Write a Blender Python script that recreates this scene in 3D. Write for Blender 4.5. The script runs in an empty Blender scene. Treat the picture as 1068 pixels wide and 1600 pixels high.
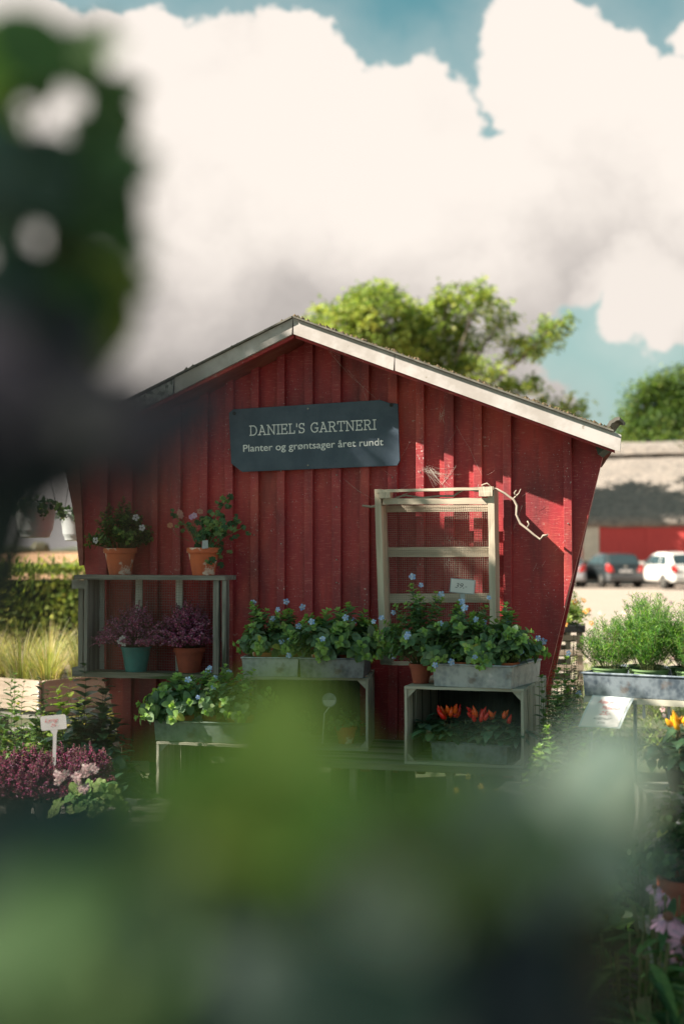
import bpy, math, random
from mathutils import Vector as V, Matrix, Euler, noise as mnoise
R = math.radians
sc = bpy.context.scene
COL = sc.collection
# ------------------------------------------------------------------ camera
F = 2222.0; CH = 1.35; PITCH = math.atan(60/2222)
cd = bpy.data.cameras.new('camera'); cam = bpy.data.objects.new('camera', cd); COL.objects.link(cam)
cam.location = (0, 0, CH); cam.rotation_euler = (math.pi/2 + PITCH, 0, 0)
cd.sensor_fit = 'VERTICAL'; cd.sensor_height = 36; cd.lens = 50
cd.clip_start = 0.02; cd.clip_end = 6000
cd.dof.use_dof = True; cd.dof.focus_distance = 6.25; cd.dof.aperture_fstop = 2.0
sc.camera = cam
# ------------------------------------------------------------------ view, world, sun
sc.view_settings.view_transform = 'Standard'; sc.view_settings.look = 'None'
sc.view_settings.gamma = 1; sc.view_settings.exposure = 1.75
sc.cycles.max_bounces = 6; sc.cycles.transparent_max_bounces = 8
SUN = V((-2.2, -0.41, 2.0)).normalized()
ELEV = math.asin(SUN.z)
ld = bpy.data.lights.new('sun', 'SUN'); ld.energy = 5.0; ld.angle = R(0.5); ld.color = (1, .91, .77)
sun = bpy.data.objects.new('sun', ld); COL.objects.link(sun)
sun.rotation_euler = SUN.to_track_quat('Z', 'Y').to_euler()
w = bpy.data.worlds.new('World'); sc.world = w; w.use_nodes = True
nt = w.node_tree; nt.nodes.clear(); L = nt.links.new
def N(tree, t, **k):
    n = tree.nodes.new(t)
    for a, b in k.items(): setattr(n, a, b)
    return n
def math_(tree, op, a, b=None, clamp=False):
    n = tree.nodes.new('ShaderNodeMath'); n.operation = op; n.use_clamp = clamp
    for i, x in enumerate((a, b)):
        if x is None: continue
        if isinstance(x, (int, float)): n.inputs[i].default_value = x
        else: tree.links.new(x, n.inputs[i])
    return n.outputs[0]
def mixc(tree, fac, a, b, mode='MIX'):
    n = tree.nodes.new('ShaderNodeMix'); n.data_type = 'RGBA'; n.blend_type = mode
    for i, x in ((0, fac), (6, a), (7, b)):
        if isinstance(x, (int, float)): n.inputs[i].default_value = x
        elif isinstance(x, (tuple, list)): n.inputs[i].default_value = (*x[:3], 1)
        else: tree.links.new(x, n.inputs[i])
    return n.outputs[2]
def maprange(tree, x, a, b, c=0, d=1, smooth=True):
    n = tree.nodes.new('ShaderNodeMapRange')
    if smooth: n.interpolation_type = 'SMOOTHSTEP'
    tree.links.new(x, n.inputs[0])
    for i, v in zip((1, 2, 3, 4), (a, b, c, d)): n.inputs[i].default_value = v
    return n.outputs[0]
def build_world():
    out = N(nt, 'ShaderNodeOutputWorld'); bg = N(nt, 'ShaderNodeBackground'); bg.inputs[1].default_value = 0.1
    sky = N(nt, 'ShaderNodeTexSky', sky_type='NISHITA'); sky.sun_disc = False
    sky.sun_elevation = ELEV; sky.sun_rotation = math.atan2(SUN.x, SUN.y)
    sky.air_density = 1.0; sky.dust_density = 0.6; sky.ozone_density = 2.0
    tc = N(nt, 'ShaderNodeTexCoord'); sp = N(nt, 'ShaderNodeSeparateXYZ'); L(tc.outputs['Generated'], sp.inputs[0])
    # direction -> flat coordinates of the northern half of the sky (100 units = 1 in tangent)
    yy = math_(nt, 'MAXIMUM', sp.outputs[1], 0.12)
    a = math_(nt, 'DIVIDE', sp.outputs[0], yy); b = math_(nt, 'DIVIDE', sp.outputs[2], yy)
    cb = N(nt, 'ShaderNodeCombineXYZ'); L(a, cb.inputs[0]); L(b, cb.inputs[1])
    # cauliflower edges: warp by noise at three sizes
    def warp(scale, amp, det, seed):
        n = N(nt, 'ShaderNodeTexNoise'); n.inputs['Scale'].default_value = scale; n.inputs['Detail'].default_value = det
        mp = N(nt, 'ShaderNodeVectorMath', operation='ADD'); L(cb.outputs[0], mp.inputs[0]); mp.inputs[1].default_value = (seed, seed*.7, seed*.3)
        L(mp.outputs[0], n.inputs['Vector'])
        s = N(nt, 'ShaderNodeVectorMath', operation='SUBTRACT'); L(n.outputs['Color'], s.inputs[0]); s.inputs[1].default_value = (.5, .5, .5)
        m = N(nt, 'ShaderNodeVectorMath', operation='SCALE'); L(s.outputs[0], m.inputs[0]); m.inputs['Scale'].default_value = amp
        return m.outputs[0]
    def vadd(x, y):
        m = N(nt, 'ShaderNodeVectorMath', operation='ADD'); L(x, m.inputs[0]); L(y, m.inputs[1]); return m.outputs[0]
    co = vadd(vadd(vadd(cb.outputs[0], warp(9, .06, 3, 1.3)), warp(38, .026, 5, 4.1)), warp(120, .010, 6, 2.2))
    # union of cloud heads: centre x, y, radius in the photograph's pixels, turned into direction tangents
    heads = [(340,110,110),(440,120,122),(240,110,100),(150,75,62),(60,40,55),(0,30,60),(540,222,140),(600,243,150),(658,188,98),
             (842,90,118),(938,118,100),(905,250,150),(1015,200,125),(1085,60,50),(500,420,300),(790,345,165),(200,400,380),
             (300,680,330),(990,305,150),(1100,300,150),(985,462,74),(1050,470,80),(842,612,52),(812,590,45),(880,626,38),(905,640,30),
             (630,520,200),(-150,300,300),(-250,700,300),(1250,300,220),(1350,600,150),(300,870,330)]
    m = None
    for (x, y, r) in heads:
        d = N(nt, 'ShaderNodeVectorMath', operation='DISTANCE'); L(co, d.inputs[0]); d.inputs[1].default_value = ((x-534)/F, (860-y)/F, 0)
        v = math_(nt, 'SUBTRACT', r/F, d.outputs['Value'])
        m = v if m is None else math_(nt, 'MAXIMUM', m, v)
    mask = maprange(nt, m, -0.002, 0.005)
    thin = maprange(nt, m, -0.05, 0.02, 0, .45)                       # thin veil round the heads
    mask = math_(nt, 'MAXIMUM', mask, math_(nt, 'MULTIPLY', thin, .6))
    # broken clouds over the rest of the sky (behind and above the camera)
    n2 = N(nt, 'ShaderNodeTexNoise'); n2.inputs['Scale'].default_value = 2.2; n2.inputs['Detail'].default_value = 6; L(tc.outputs['Generated'], n2.inputs['Vector'])
    gen = maprange(nt, n2.outputs['Fac'], .52, .64)
    front = math_(nt, 'MULTIPLY', maprange(nt, sp.outputs[1], .55, .75), maprange(nt, b, .42, .6, 1, 0))
    mm = N(nt, 'ShaderNodeMix'); L(front, mm.inputs[0]); L(gen, mm.inputs[2]); L(mask, mm.inputs[3])
    # cloud brightness: sunlit heads cream white, bases grey
    n3 = N(nt, 'ShaderNodeTexNoise'); n3.inputs['Scale'].default_value = 6; n3.inputs['Detail'].default_value = 5; L(co, n3.inputs['Vector'])
    hgt = maprange(nt, b, .12, .29)
    sh = math_(nt, 'ADD', math_(nt, 'MULTIPLY', n3.outputs['Fac'], 1.7), math_(nt, 'MULTIPLY', hgt, .75))
    sh = maprange(nt, sh, .74, 1.50)
    low = maprange(nt, math_(nt, 'MAXIMUM', math_(nt, 'SUBTRACT', (230)/F, near_(co, 1000, 470)), math_(nt, 'SUBTRACT', 110/F, near_(co, 850, 610))), .03, .07)
    sh = math_(nt, 'MAXIMUM', sh, math_(nt, 'MULTIPLY', low, .85))
    ccol = mixc(nt, sh, CLOUD_LO, CLOUD_HI)
    tint = mixc(nt, 1.0, sky.outputs[0], SKY_TINT, 'MULTIPLY'); tint = mixc(nt, maprange(nt, sp.outputs[2], .04, .30, .85, 0), tint, HORIZON)
    L(mixc(nt, mm.outputs[0], tint, ccol), bg.inputs[0]); L(bg.outputs[0], out.inputs[0])
def near_(co, x, y):
    d = N(nt, 'ShaderNodeVectorMath', operation='DISTANCE'); L(co, d.inputs[0]); d.inputs[1].default_value = ((x-534)/F, (860-y)/F, 0)
    return d.outputs['Value']
CLOUD_HI = (3.0, 2.74, 2.50); CLOUD_LO = (1.45, 1.33, 1.25); SKY_TINT = (.28, .45, .31); HORIZON = (1.3, 1.65, 1.65)
build_world()
w.cycles.sampling_method = 'AUTOMATIC'
# ------------------------------------------------------------------ places
fwd = V((0, math.cos(PITCH), math.sin(PITCH))); upv = V((0, -math.sin(PITCH), math.cos(PITCH)))
CAM = V((0, 0, CH)); TH = R(16); O = V((0, 6.7, 0)); NW = V((-math.sin(TH), -math.cos(TH), 0)); UW = V((math.cos(TH), -math.sin(TH), 0))
def ray(px, py): return V((1, 0, 0))*((px-534)/F) + upv*((800-py)/F) + fwd
def P(px, py, Y):
    r = ray(px, py); return CAM + r*(Y/r.y)
def PZ(px, py, z):
    r = ray(px, py); return CAM + r*((z-CH)/r.z)
def W(px, py, off=0.0):                                   # point on the shed's front plane, OFF metres out: local (u, -off, z)
    r = ray(px, py); t = (off - (CAM-O).dot(NW))/r.dot(NW); p = CAM + r*t
    return V(((p-O).dot(UW), -off, p.z))
def toW(l): return O + UW*l[0] + NW*(-l[1]) + V((0, 0, l[2]))
# ------------------------------------------------------------------ mesh builder
class MB:
    def __init__(s): s.v = []; s.f = []; s.c = []; s.g = []
    def add(s, vs, fs, col=(1, 1, 1), gc=None):
        b = len(s.v); s.v += [tuple(x) for x in vs]; s.f += [tuple(b+i for i in q) for q in fs]
        s.c += [col]*len(vs) if not isinstance(col, list) else col
        s.g += [tuple(x) for x in (gc or vs)]
    def box(s, x0, x1, y0, y1, z0, z1, col=(1, 1, 1)):
        vs = [(x, y, z) for x in (x0, x1) for y in (y0, y1) for z in (z0, z1)]
        s.add(vs, [(0,1,3,2),(4,6,7,5),(0,4,5,1),(2,3,7,6),(0,2,6,4),(1,5,7,3)], col)
    def beam(s, p0, p1, wd, th, side=(0, 1, 0), rnd=None, jit=0.0, n=1, col=(1, 1, 1)):
        # board from p0 to p1; WD along SIDE, TH across; wobbles by JIT
        p0, p1 = V(p0), V(p1); d = p1-p0; ln = d.length; d.normalize()
        sd = V(side); sd = (sd - d*sd.dot(d)).normalized(); tt = d.cross(sd)
        o = V((random.Random(round(ln*1e4)+len(s.v)).uniform(0, 50), 7.3*len(s.v) % 31, 0))
        vs = []; g = []
        for i in range(n+1):
            c = p0.lerp(p1, i/n)
            j = lambda: (rnd.uniform(-jit, jit) if rnd else 0)
            for a, b in ((-1,-1),(1,-1),(1,1),(-1,1)):
                q = c + sd*(a*wd/2 + j()) + tt*(b*th/2 + j()); vs.append(q)
                g.append(o + V((ln*i/n, a*wd/2, b*th/2)))
        fs = [(3,2,1,0), tuple(4*n+k for k in range(4))]
        for i in range(n):
            for k in range(4): fs.append((4*i+k, 4*i+(k+1) % 4, 4*i+4+(k+1) % 4, 4*i+4+k))
        s.add(vs, fs, col, g)
    def prism(s, pts, dv, col=(1, 1, 1)):
        n = len(pts); dv = V(dv); a = [V(p) for p in pts]; b = [p+dv for p in a]
        s.add(a+b, [tuple(range(n)), tuple(range(2*n-1, n-1, -1))] + [(i, n+i, n+(i+1) % n, (i+1) % n) for i in range(n)], col)
    def tube(s, pts, rs, n=6, col=(1, 1, 1)):
        pts = [V(p) for p in pts]; rs = rs if isinstance(rs, (list, tuple)) else [rs]*len(pts)
        vs = []; g = []; ln = 0
        for i, p in enumerate(pts):
            d = (pts[min(i+1, len(pts)-1)] - pts[max(i-1, 0)])
            if d.length < 1e-9: d = V((0, 0, 1))
            d.normalize(); a = d.orthogonal().normalized() if i == 0 else (a - d*a.dot(d)).normalized()
            b = d.cross(a); ln += (p-pts[i-1]).length if i else 0
            for k in range(n):
                t = 2*math.pi*k/n; vs.append(p + (a*math.cos(t) + b*math.sin(t))*rs[i]); g.append((ln, rs[i]*math.cos(t), rs[i]*math.sin(t)))
        fs = [tuple(range(n-1, -1, -1)), tuple(n*(len(pts)-1)+k for k in range(n))]
        for i in range(len(pts)-1):
            for k in range(n): fs.append((n*i+k, n*i+(k+1) % n, n*i+n+(k+1) % n, n*i+n+k))
        s.add(vs, fs, col, g)
    def lathe(s, prof, c=(0, 0, 0), n=28, col=(1, 1, 1), sx=1, sy=1):
        c = V(c); vs = []
        for r, z in prof:
            for k in range(n):
                t = 2*math.pi*k/n; vs.append(c + V((r*math.cos(t)*sx, r*math.sin(t)*sy, z)))
        fs = []
        for i in range(len(prof)-1):
            for k in range(n): fs.append((n*i+k, n*i+(k+1) % n, n*i+n+(k+1) % n, n*i+n+k))
        fs.append(tuple(range(n-1, -1, -1))); fs.append(tuple(n*(len(prof)-1)+k for k in range(n)))
        s.add(vs, fs, col)
    def leaf(s, p, d, up, ln, wd, curl=.3, fold=.25, col=(.1, .2, .05), prof=((.12,.45),(.35,.95),(.62,.9),(.85,.5))):
        p = V(p); d = V(d).normalized(); up = V(up); sd = d.cross(up)
        if sd.length < 1e-4: sd = d.orthogonal()
        sd.normalize(); up = sd.cross(d).normalized()
        vs = [p]; tip = None
        for t, ww in prof:
            c = p + d*(ln*t) - up*(curl*ln*t*t); h = wd*ww*.5
            vs += [c - sd*h + up*(h*fold), c, c + sd*h + up*(h*fold)]
        vs.append(p + d*(ln*(1-curl*.15)) - up*(curl*ln)); m = len(prof); e = len(vs)-1
        fs = [(0,1,2),(0,2,3)]
        for i in range(m-1):
            a = 1+3*i; fs += [(a, a+3, a+4, a+1), (a+1, a+4, a+5, a+2)]
        a = 1+3*(m-1); fs += [(a, e, a+1), (a+1, e, a+2)]
        s.add(vs, fs, col)
    def leaf2(s, p, d, up, ln, wd, col=(.1, .2, .05), fold=.2):
        p = V(p); d = V(d).normalized(); sd = d.cross(V(up))
        if sd.length < 1e-4: sd = d.orthogonal()
        sd.normalize(); u = sd.cross(d)
        s.add([p, p+d*ln*.45-sd*wd*.5+u*wd*fold, p+d*ln, p+d*ln*.45+sd*wd*.5+u*wd*fold], [(0,1,2),(0,2,3)], col)
    def build(s, name, mat, root=None, smooth=False, bevel=0, kind=None, label=None):
        if not s.v: return None
        base = BASE.get(root.name, V((0, 0, 0))) if root else V((0, 0, 0))
        me = bpy.data.meshes.new(name)
        me.from_pydata([tuple(V(x)-base) for x in s.v] if base.length else s.v, [], s.f); me.update()
        ca = me.color_attributes.new('Col', 'FLOAT_COLOR', 'POINT'); fl = []
        for c in s.c: fl += [c[0], c[1], c[2], 1.0]
        ca.data.foreach_set('color', fl)
        ga = me.attributes.new('grain', 'FLOAT_VECTOR', 'POINT'); fl = []
        for c in s.g: fl += [c[0], c[1], c[2]]
        ga.data.foreach_set('vector', fl)
        if smooth: me.shade_smooth()
        me.materials.append(mat)
        o = bpy.data.objects.new(name, me); COL.objects.link(o)
        if root: o.parent = root
        if bevel:
            b = o.modifiers.new('bevel', 'BEVEL'); b.width = bevel; b.segments = 2; b.limit_method = 'ANGLE'
        if kind: o['kind'] = kind
        if label: o['label'] = label
        return o
BASE = {}
def thing(name, label, cat, loc=(0, 0, 0), rotz=0, group=None):
    o = bpy.data.objects.new(name, None); COL.objects.link(o); o.empty_display_size = .1
    o.location = loc; o.rotation_euler = (0, 0, rotz); o['label'] = label; o['category'] = cat
    if group: o['group'] = group
    return o
def wthing(name, label, cat, base, group=None, extra=0):   # thing whose parts are written in the shed's wall coordinates
    o = thing(name, label, cat, toW(base), -TH, group); BASE[o.name] = V(base); return o
def tag(o, label, cat, group=None):
    o['label'] = label; o['category'] = cat
    if group: o['group'] = group
    return o
# ------------------------------------------------------------------ materials
def newmat(name):
    m = bpy.data.materials.new(name); m.use_nodes = True; t = m.node_tree; t.nodes.clear()
    out = t.nodes.new('ShaderNodeOutputMaterial'); b = t.nodes.new('ShaderNodeBsdfPrincipled'); t.links.new(b.outputs[0], out.inputs[0])
    return m, t, b, out
def attr(t, name):
    a = t.nodes.new('ShaderNodeAttribute'); a.attribute_name = name; return a
def noisen(t, co, scale, det=5, stretch=None, dist=0):
    if stretch:
        mp = t.nodes.new('ShaderNodeMapping'); mp.inputs['Scale'].default_value = stretch; t.links.new(co, mp.inputs[0]); co = mp.outputs[0]
    n = t.nodes.new('ShaderNodeTexNoise'); n.inputs['Scale'].default_value = scale; n.inputs['Detail'].default_value = det
    n.inputs['Distortion'].default_value = dist; n.inputs['Roughness'].default_value = .6
    t.links.new(co, n.inputs['Vector']); return n.outputs['Fac']
def bump(t, b, h, strength=.4, dist=.01):
    n = t.nodes.new('ShaderNodeBump'); n.inputs['Strength'].default_value = strength; n.inputs['Distance'].default_value = dist
    t.links.new(h, n.inputs['Height']); t.links.new(n.outputs[0], b.inputs['Normal'])
def objco(t): return t.nodes.new('ShaderNodeTexCoord').outputs['Object']
def surf(name, c1, c2=None, rough=.7, metal=0, scale=12, lo=.35, hi=.65, bmp=.3, bd=.004, stretch=None, spots=None, spot_s=30, spot_t=.62, spec=.5, co='grain'):
    m, t, b, out = newmat(name); c = attr(t, 'grain').outputs['Vector'] if co == 'grain' else objco(t)
    n = noisen(t, c, scale, 6, stretch); col = mixc(t, maprange(t, n, lo, hi), c1, c2 or c1)
    if spots:
        n2 = noisen(t, c, spot_s, 4, stretch if stretch and stretch[0] < 1 else None); col = mixc(t, maprange(t, n2, spot_t, spot_t+.06), col, spots)
    t.links.new(col, b.inputs['Base Color']); b.inputs['Roughness'].default_value = rough; b.inputs['Metallic'].default_value = metal
    b.inputs['Specular IOR Level'].default_value = spec
    if bmp: bump(t, b, n, bmp, bd)
    return m
def leafmat(name, rough=.6, trans=.35, gain=1.0, spec=.25, tint=(1.3, 1.5, .5)):
    m, t, b, out = newmat(name); a = attr(t, 'Col'); n = noisen(t, objco(t), 60, 3)
    col = mixc(t, 1.0, a.outputs['Color'], mixc(t, n, (.65*gain,)*3, (1.3*gain,)*3), 'MULTIPLY')
    t.links.new(col, b.inputs['Base Color']); b.inputs['Roughness'].default_value = rough; b.inputs['Specular IOR Level'].default_value = spec
    tr = t.nodes.new('ShaderNodeBsdfTranslucent'); t.links.new(mixc(t, 1.0, col, tint, 'MULTIPLY'), tr.inputs[0])
    mx = t.nodes.new('ShaderNodeMixShader'); mx.inputs[0].default_value = trans
    t.links.new(b.outputs[0], mx.inputs[1]); t.links.new(tr.outputs[0], mx.inputs[2]); t.links.new(mx.outputs[0], out.inputs[0])
    return m
def petalmat(name):
    m, t, b, out = newmat(name); a = attr(t, 'Col'); t.links.new(a.outputs['Color'], b.inputs['Base Color']); b.inputs['Roughness'].default_value = .6
    tr = t.nodes.new('ShaderNodeBsdfTranslucent'); t.links.new(a.outputs['Color'], tr.inputs[0])
    mx = t.nodes.new('ShaderNodeMixShader'); mx.inputs[0].default_value = .3
    t.links.new(b.outputs[0], mx.inputs[1]); t.links.new(tr.outputs[0], mx.inputs[2]); t.links.new(mx.outputs[0], out.inputs[0])
    return m
def redpaint(name, c1, c2, worn, axis=(1, 1, .12)):
    m, t, b, out = newmat(name); c = objco(t)
    big = noisen(t, c, 1.7, 5); fine = noisen(t, c, 26, 6, axis); hair = noisen(t, c, 90, 5, (.25, 1, 2.2))
    col = mixc(t, maprange(t, big, .3, .7), c1, c2)
    col = mixc(t, math_(t, 'MULTIPLY', maprange(t, fine, .42, .72), .6), col, (c1[0]*.45, c1[1]*.5, c1[2]*.7))
    col = mixc(t, math_(t, 'MULTIPLY', maprange(t, hair, .53, .68), .6), col, worn)
    fl = noisen(t, c, 160, 2, (1, 1, .5)); fl2 = noisen(t, c, 5, 3)
    k = math_(t, 'MULTIPLY', maprange(t, fl, .66, .70), maprange(t, fl2, .42, .60))
    col = mixc(t, k, col, (.62, .52, .5))
    fd = noisen(t, c, 2.6, 5, (1, 1, .5)); fade = maprange(t, fd, .50, .70); col = mixc(t, math_(t, 'MULTIPLY', fade, .5), col, (.64, .125, .075))
    pl = noisen(t, c, 30, 7, (.6, 1, 1.6)); col = mixc(t, math_(t, 'MULTIPLY', maprange(t, pl, .62, .67), fade), col, (.62, .42, .36))
    gr = noisen(t, c, 3.2, 6, (1, 1, .35)); col = mixc(t, math_(t, 'MULTIPLY', maprange(t, gr, .48, .68), .6), col, (.08, .02, .024))
    t.links.new(col, b.inputs['Base Color']); b.inputs['Roughness'].default_value = .55
    bump(t, b, math_(t, 'ADD', fine, math_(t, 'MULTIPLY', hair, .8)), .5, .003)
    return m
MT = {}
MT['red'] = redpaint('red_paint', (.50, .048, .044), (.32, .021, .035), (.60, .16, .12))
MT['batten'] = redpaint('red_batten_paint', (.42, .045, .048), (.31, .026, .036), (.52, .15, .13))
MT['fascia'] = surf('white_fascia_paint', (.50, .46, .45), (.38, .34, .32), .55, scale=9, stretch=(1, .3, 1), bmp=.2, spots=(.25, .22, .18), spot_s=22, spot_t=.66)
MT['fascia_mottled'] = surf('mottled_grey_fascia', (.42, .40, .39), (.20, .20, .19), .7, scale=30, bmp=.4, spots=(.10, .11, .09), spot_s=40, spot_t=.52)  # greyer, blotchier colour for the left end bargeboard
MT['soffit'] = surf('soffit_boards', (.22, .05, .04), (.3, .10, .08), .7, scale=14, stretch=(.2, 1, 1))
MT['roofing'] = surf('mossy_roof_sheet', (.10, .09, .075), (.16, .15, .13), .9, scale=30)
MT['moss'] = surf('moss', (.03, .035, .012), (.14, .09, .05), .95, scale=60, bmp=.6, bd=.01, co='obj')
MT['oldwood'] = surf('grey_weathered_wood', (.14, .135, .12), (.28, .265, .235), .85, scale=40, stretch=(.06, 1, 1), bmp=.6, bd=.003, spots=(.05, .06, .04), spot_s=14, spot_t=.6)
MT['palewood'] = surf('pale_weathered_wood', (.60, .51, .40), (.42, .35, .27), .8, scale=40, stretch=(.06, 1, 1), bmp=.5, bd=.003, spots=(.15, .13, .10), spot_s=16, spot_t=.66)
MT['cratewood'] = surf('whitewashed_crate_wood', (.44, .42, .35), (.28, .265, .21), .85, scale=34, stretch=(.06, 1, 1), bmp=.5, bd=.003, spots=(.10, .10, .07), spot_s=14, spot_t=.62)
MT['mosswood'] = surf('mossy_shelf_wood', (.12, .125, .085), (.25, .23, .18), .9, scale=34, stretch=(.06, 1, 1), bmp=.6, bd=.003, spots=(.06, .09, .03), spot_s=12, spot_t=.55)
MT['whitewood'] = surf('white_slat_wood', (.62, .60, .55), (.48, .46, .41), .8, scale=34, stretch=(.06, 1, 1), bmp=.3)
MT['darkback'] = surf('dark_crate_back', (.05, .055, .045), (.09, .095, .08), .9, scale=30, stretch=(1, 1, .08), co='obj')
MT['planter'] = surf('new_planter_wood', (.52, .42, .34), (.38, .29, .22), .8, scale=30, stretch=(.06, 1, 1), bmp=.4)
MT['terra'] = surf('terracotta', (.58, .135, .05), (.44, .10, .045), .8, scale=9, bmp=.3, spots=(.66, .48, .40), spot_s=14, spot_t=.56, co='obj')
MT['terra2'] = surf('darker_terracotta', (.33, .075, .04), (.26, .06, .035), .8, scale=22, bmp=.3, spots=(.42, .25, .2), spot_s=14, spot_t=.68, co='obj')
MT['teal'] = surf('teal_plastic', (.03, .20, .19), (.035, .17, .165), .45, scale=20, bmp=.05, co='obj')
MT['greenpot'] = surf('sage_green_plastic', (.17, .27, .12), (.14, .23, .10), .45, scale=20, bmp=.05, co='obj')
MT['darkpot'] = surf('black_plastic', (.012, .012, .013), (.02, .02, .02), .5, bmp=.05, co='obj')
MT['whitepot'] = surf('white_plastic', (.62, .64, .66), (.56, .58, .6), .4, scale=8, bmp=.03, co='obj')
MT['soil'] = surf('potting_soil', (.02, .014, .01), (.035, .026, .02), .95, scale=90, bmp=.8, bd=.006, co='obj')
def galv(name, c1, c2, rough, scale=26):
    m, t, b, out = newmat(name); c = objco(t)
    vo = t.nodes.new('ShaderNodeTexVoronoi'); vo.inputs['Scale'].default_value = scale*2; t.links.new(c, vo.inputs['Vector'])
    n = noisen(t, c, scale*.5, 7, (1, 1, .5)); k = math_(t, 'ADD', math_(t, 'MULTIPLY', vo.outputs['Distance'], .25), n)
    col = mixc(t, maprange(t, k, .45, .8), c1, c2); n2 = noisen(t, c, 10, 5)
    col = mixc(t, math_(t, 'MULTIPLY', maprange(t, n2, .6, .72), .6), col, (.12, .08, .06))
    t.links.new(col, b.inputs['Base Color']); b.inputs['Metallic'].default_value = .35; b.inputs['Roughness'].default_value = rough
    bump(t, b, n, .2, .002); return m
MT['galv'] = galv('pale_galvanised_tin', (.24, .26, .285), (.40, .42, .44), .5)
MT['zinc'] = galv('dark_zinc', (.09, .095, .11), (.22, .23, .25), .5)
MT['zincblue'] = galv('blue_grey_zinc', (.055, .075, .10), (.19, .225, .26), .55)
MT['tingreen'] = galv('green_grey_tin', (.11, .15, .13), (.2, .25, .22), .6)
MT['sign'] = surf('slate_blue_board', (.062, .088, .125), (.040, .062, .095), .5, scale=9, bmp=.06, spots=(.07, .095, .12), spot_s=46, spot_t=.7, co='obj')
MT['letter'] = surf('white_lettering', (.85, .85, .85), (.74, .74, .74), .6, bmp=0, co='obj')
MT['screw'] = surf('steel_screw', (.45, .43, .40), (.3, .28, .25), .4, metal=.8, bmp=0, co='obj')
MT['black'] = surf('black_rubber', (.012, .012, .012), (.02, .02, .02), .6, bmp=0, co='obj')
MT['wire'] = surf('galvanised_wire', (.30, .29, .28), (.2, .19, .18), .5, metal=.4, bmp=0)
MT['wirebright'] = surf('pale_wire', (.42, .37, .31), (.3, .26, .22), .5, metal=.3, bmp=0)
MT['web'] = surf('cobweb_silk', (.6, .55, .5), (.5, .45, .4), .8, bmp=0)
MT['branch'] = surf('bleached_branch', (.40, .33, .27), (.26, .21, .17), .8, scale=60, stretch=(.2, 1, 1), bmp=.5, bd=.002)
MT['card'] = surf('white_card', (.72, .68, .68), (.64, .60, .60), .5, scale=5, bmp=0, co='obj')
MT['sleeve'] = surf('plastic_sleeve', (.45, .50, .52), None, .3, bmp=0)
MT['redink'] = surf('red_ink', (.65, .05, .07), None, .6, bmp=0)
MT['blackink'] = surf('dark_ink', (.03, .03, .045), None, .6, bmp=0)
MT['stem'] = surf('green_stem', (.09, .14, .04), (.13, .10, .05), .6, bmp=0)
MT['woodstem'] = surf('brown_twig', (.08, .055, .035), (.12, .085, .06), .8, bmp=.2)
MT['leaf'] = leafmat('soft_leaf'); MT['shiny'] = leafmat('glossy_leaf', .3, .22, spec=.6); MT['needle'] = leafmat('fern_needle', .5, .4)
MT['far'] = leafmat('tree_leaf', .55, .4, tint=(1.15, 1.3, .75)); MT['near'] = leafmat('shrub_leaf', .6, .4, tint=(1.1, 1.25, .75)); MT['heather'] = petalmat('heather_bloom'); MT['petal'] = petalmat('petal')
MT['fruit'] = surf('pepper_skin', (.62, .008, .012), (.72, .03, .015), .2, scale=40, bmp=0, co='obj')
MT['fruito'] = surf('orange_pepper_skin', (.75, .13, .01), (.70, .05, .01), .2, scale=40, bmp=0, co='obj')
MT['fruity'] = surf('yellow_pepper_skin', (.80, .42, .02), (.75, .30, .01), .3, scale=40, bmp=0, co='obj')
MT['bark'] = surf('bark', (.08, .065, .05), (.15, .125, .1), .9, scale=30, stretch=(.2, 1, 1), bmp=.8, bd=.02)
def ground_mat():
    m, t, b, out = newmat('gravel'); c = objco(t)
    n = noisen(t, c, .6, 4); n2 = noisen(t, c, 60, 4)
    col = mixc(t, n, (.44, .36, .30), (.31, .25, .21)); col = mixc(t, maprange(t, n2, .3, .7), mixc(t, 1.0, col, (.55, .55, .55), 'MULTIPLY'), col)
    t.links.new(col, b.inputs['Base Color']); b.inputs['Roughness'].default_value = .95; bump(t, b, n2, .6, .01); return m
MT['gravel'] = ground_mat()
MT['added_lawn'] = surf('added_dark_grass', (.045, .065, .025), (.09, .085, .05), .95, scale=3, bmp=.5, bd=.02, co='obj', spots=(.12, .10, .07), spot_s=9, spot_t=.6)
MT['field'] = surf('stubble_field', (.50, .28, .15), (.42, .25, .14), .95, scale=.4, bmp=0, co='obj')
MT['bedsoil'] = surf('bed_soil', (.03, .024, .018), (.06, .045, .03), .95, scale=20, bmp=.8, bd=.02, co='obj')
MT['thatch'] = surf('thatch', (.205, .175, .155), (.135, .12, .11), .95, scale=3.5, stretch=(1, 1, 1), bmp=.8, bd=.05, spots=(.27, .235, .205), spot_s=9, spot_t=.55, co='obj')
MT['barnred'] = surf('barn_red_paint', (.46, .045, .04), (.36, .03, .032), .7, scale=5, stretch=(6, 6, .3), bmp=.2, co='obj')
MT['barnwhite'] = surf('limewashed_door', (.55, .48, .40), (.45, .39, .33), .8, scale=4, co='obj', bmp=0)
MT['plinth'] = surf('stone_plinth', (.22, .2, .18), (.14, .13, .12), .9, scale=6, co='obj')
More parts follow.
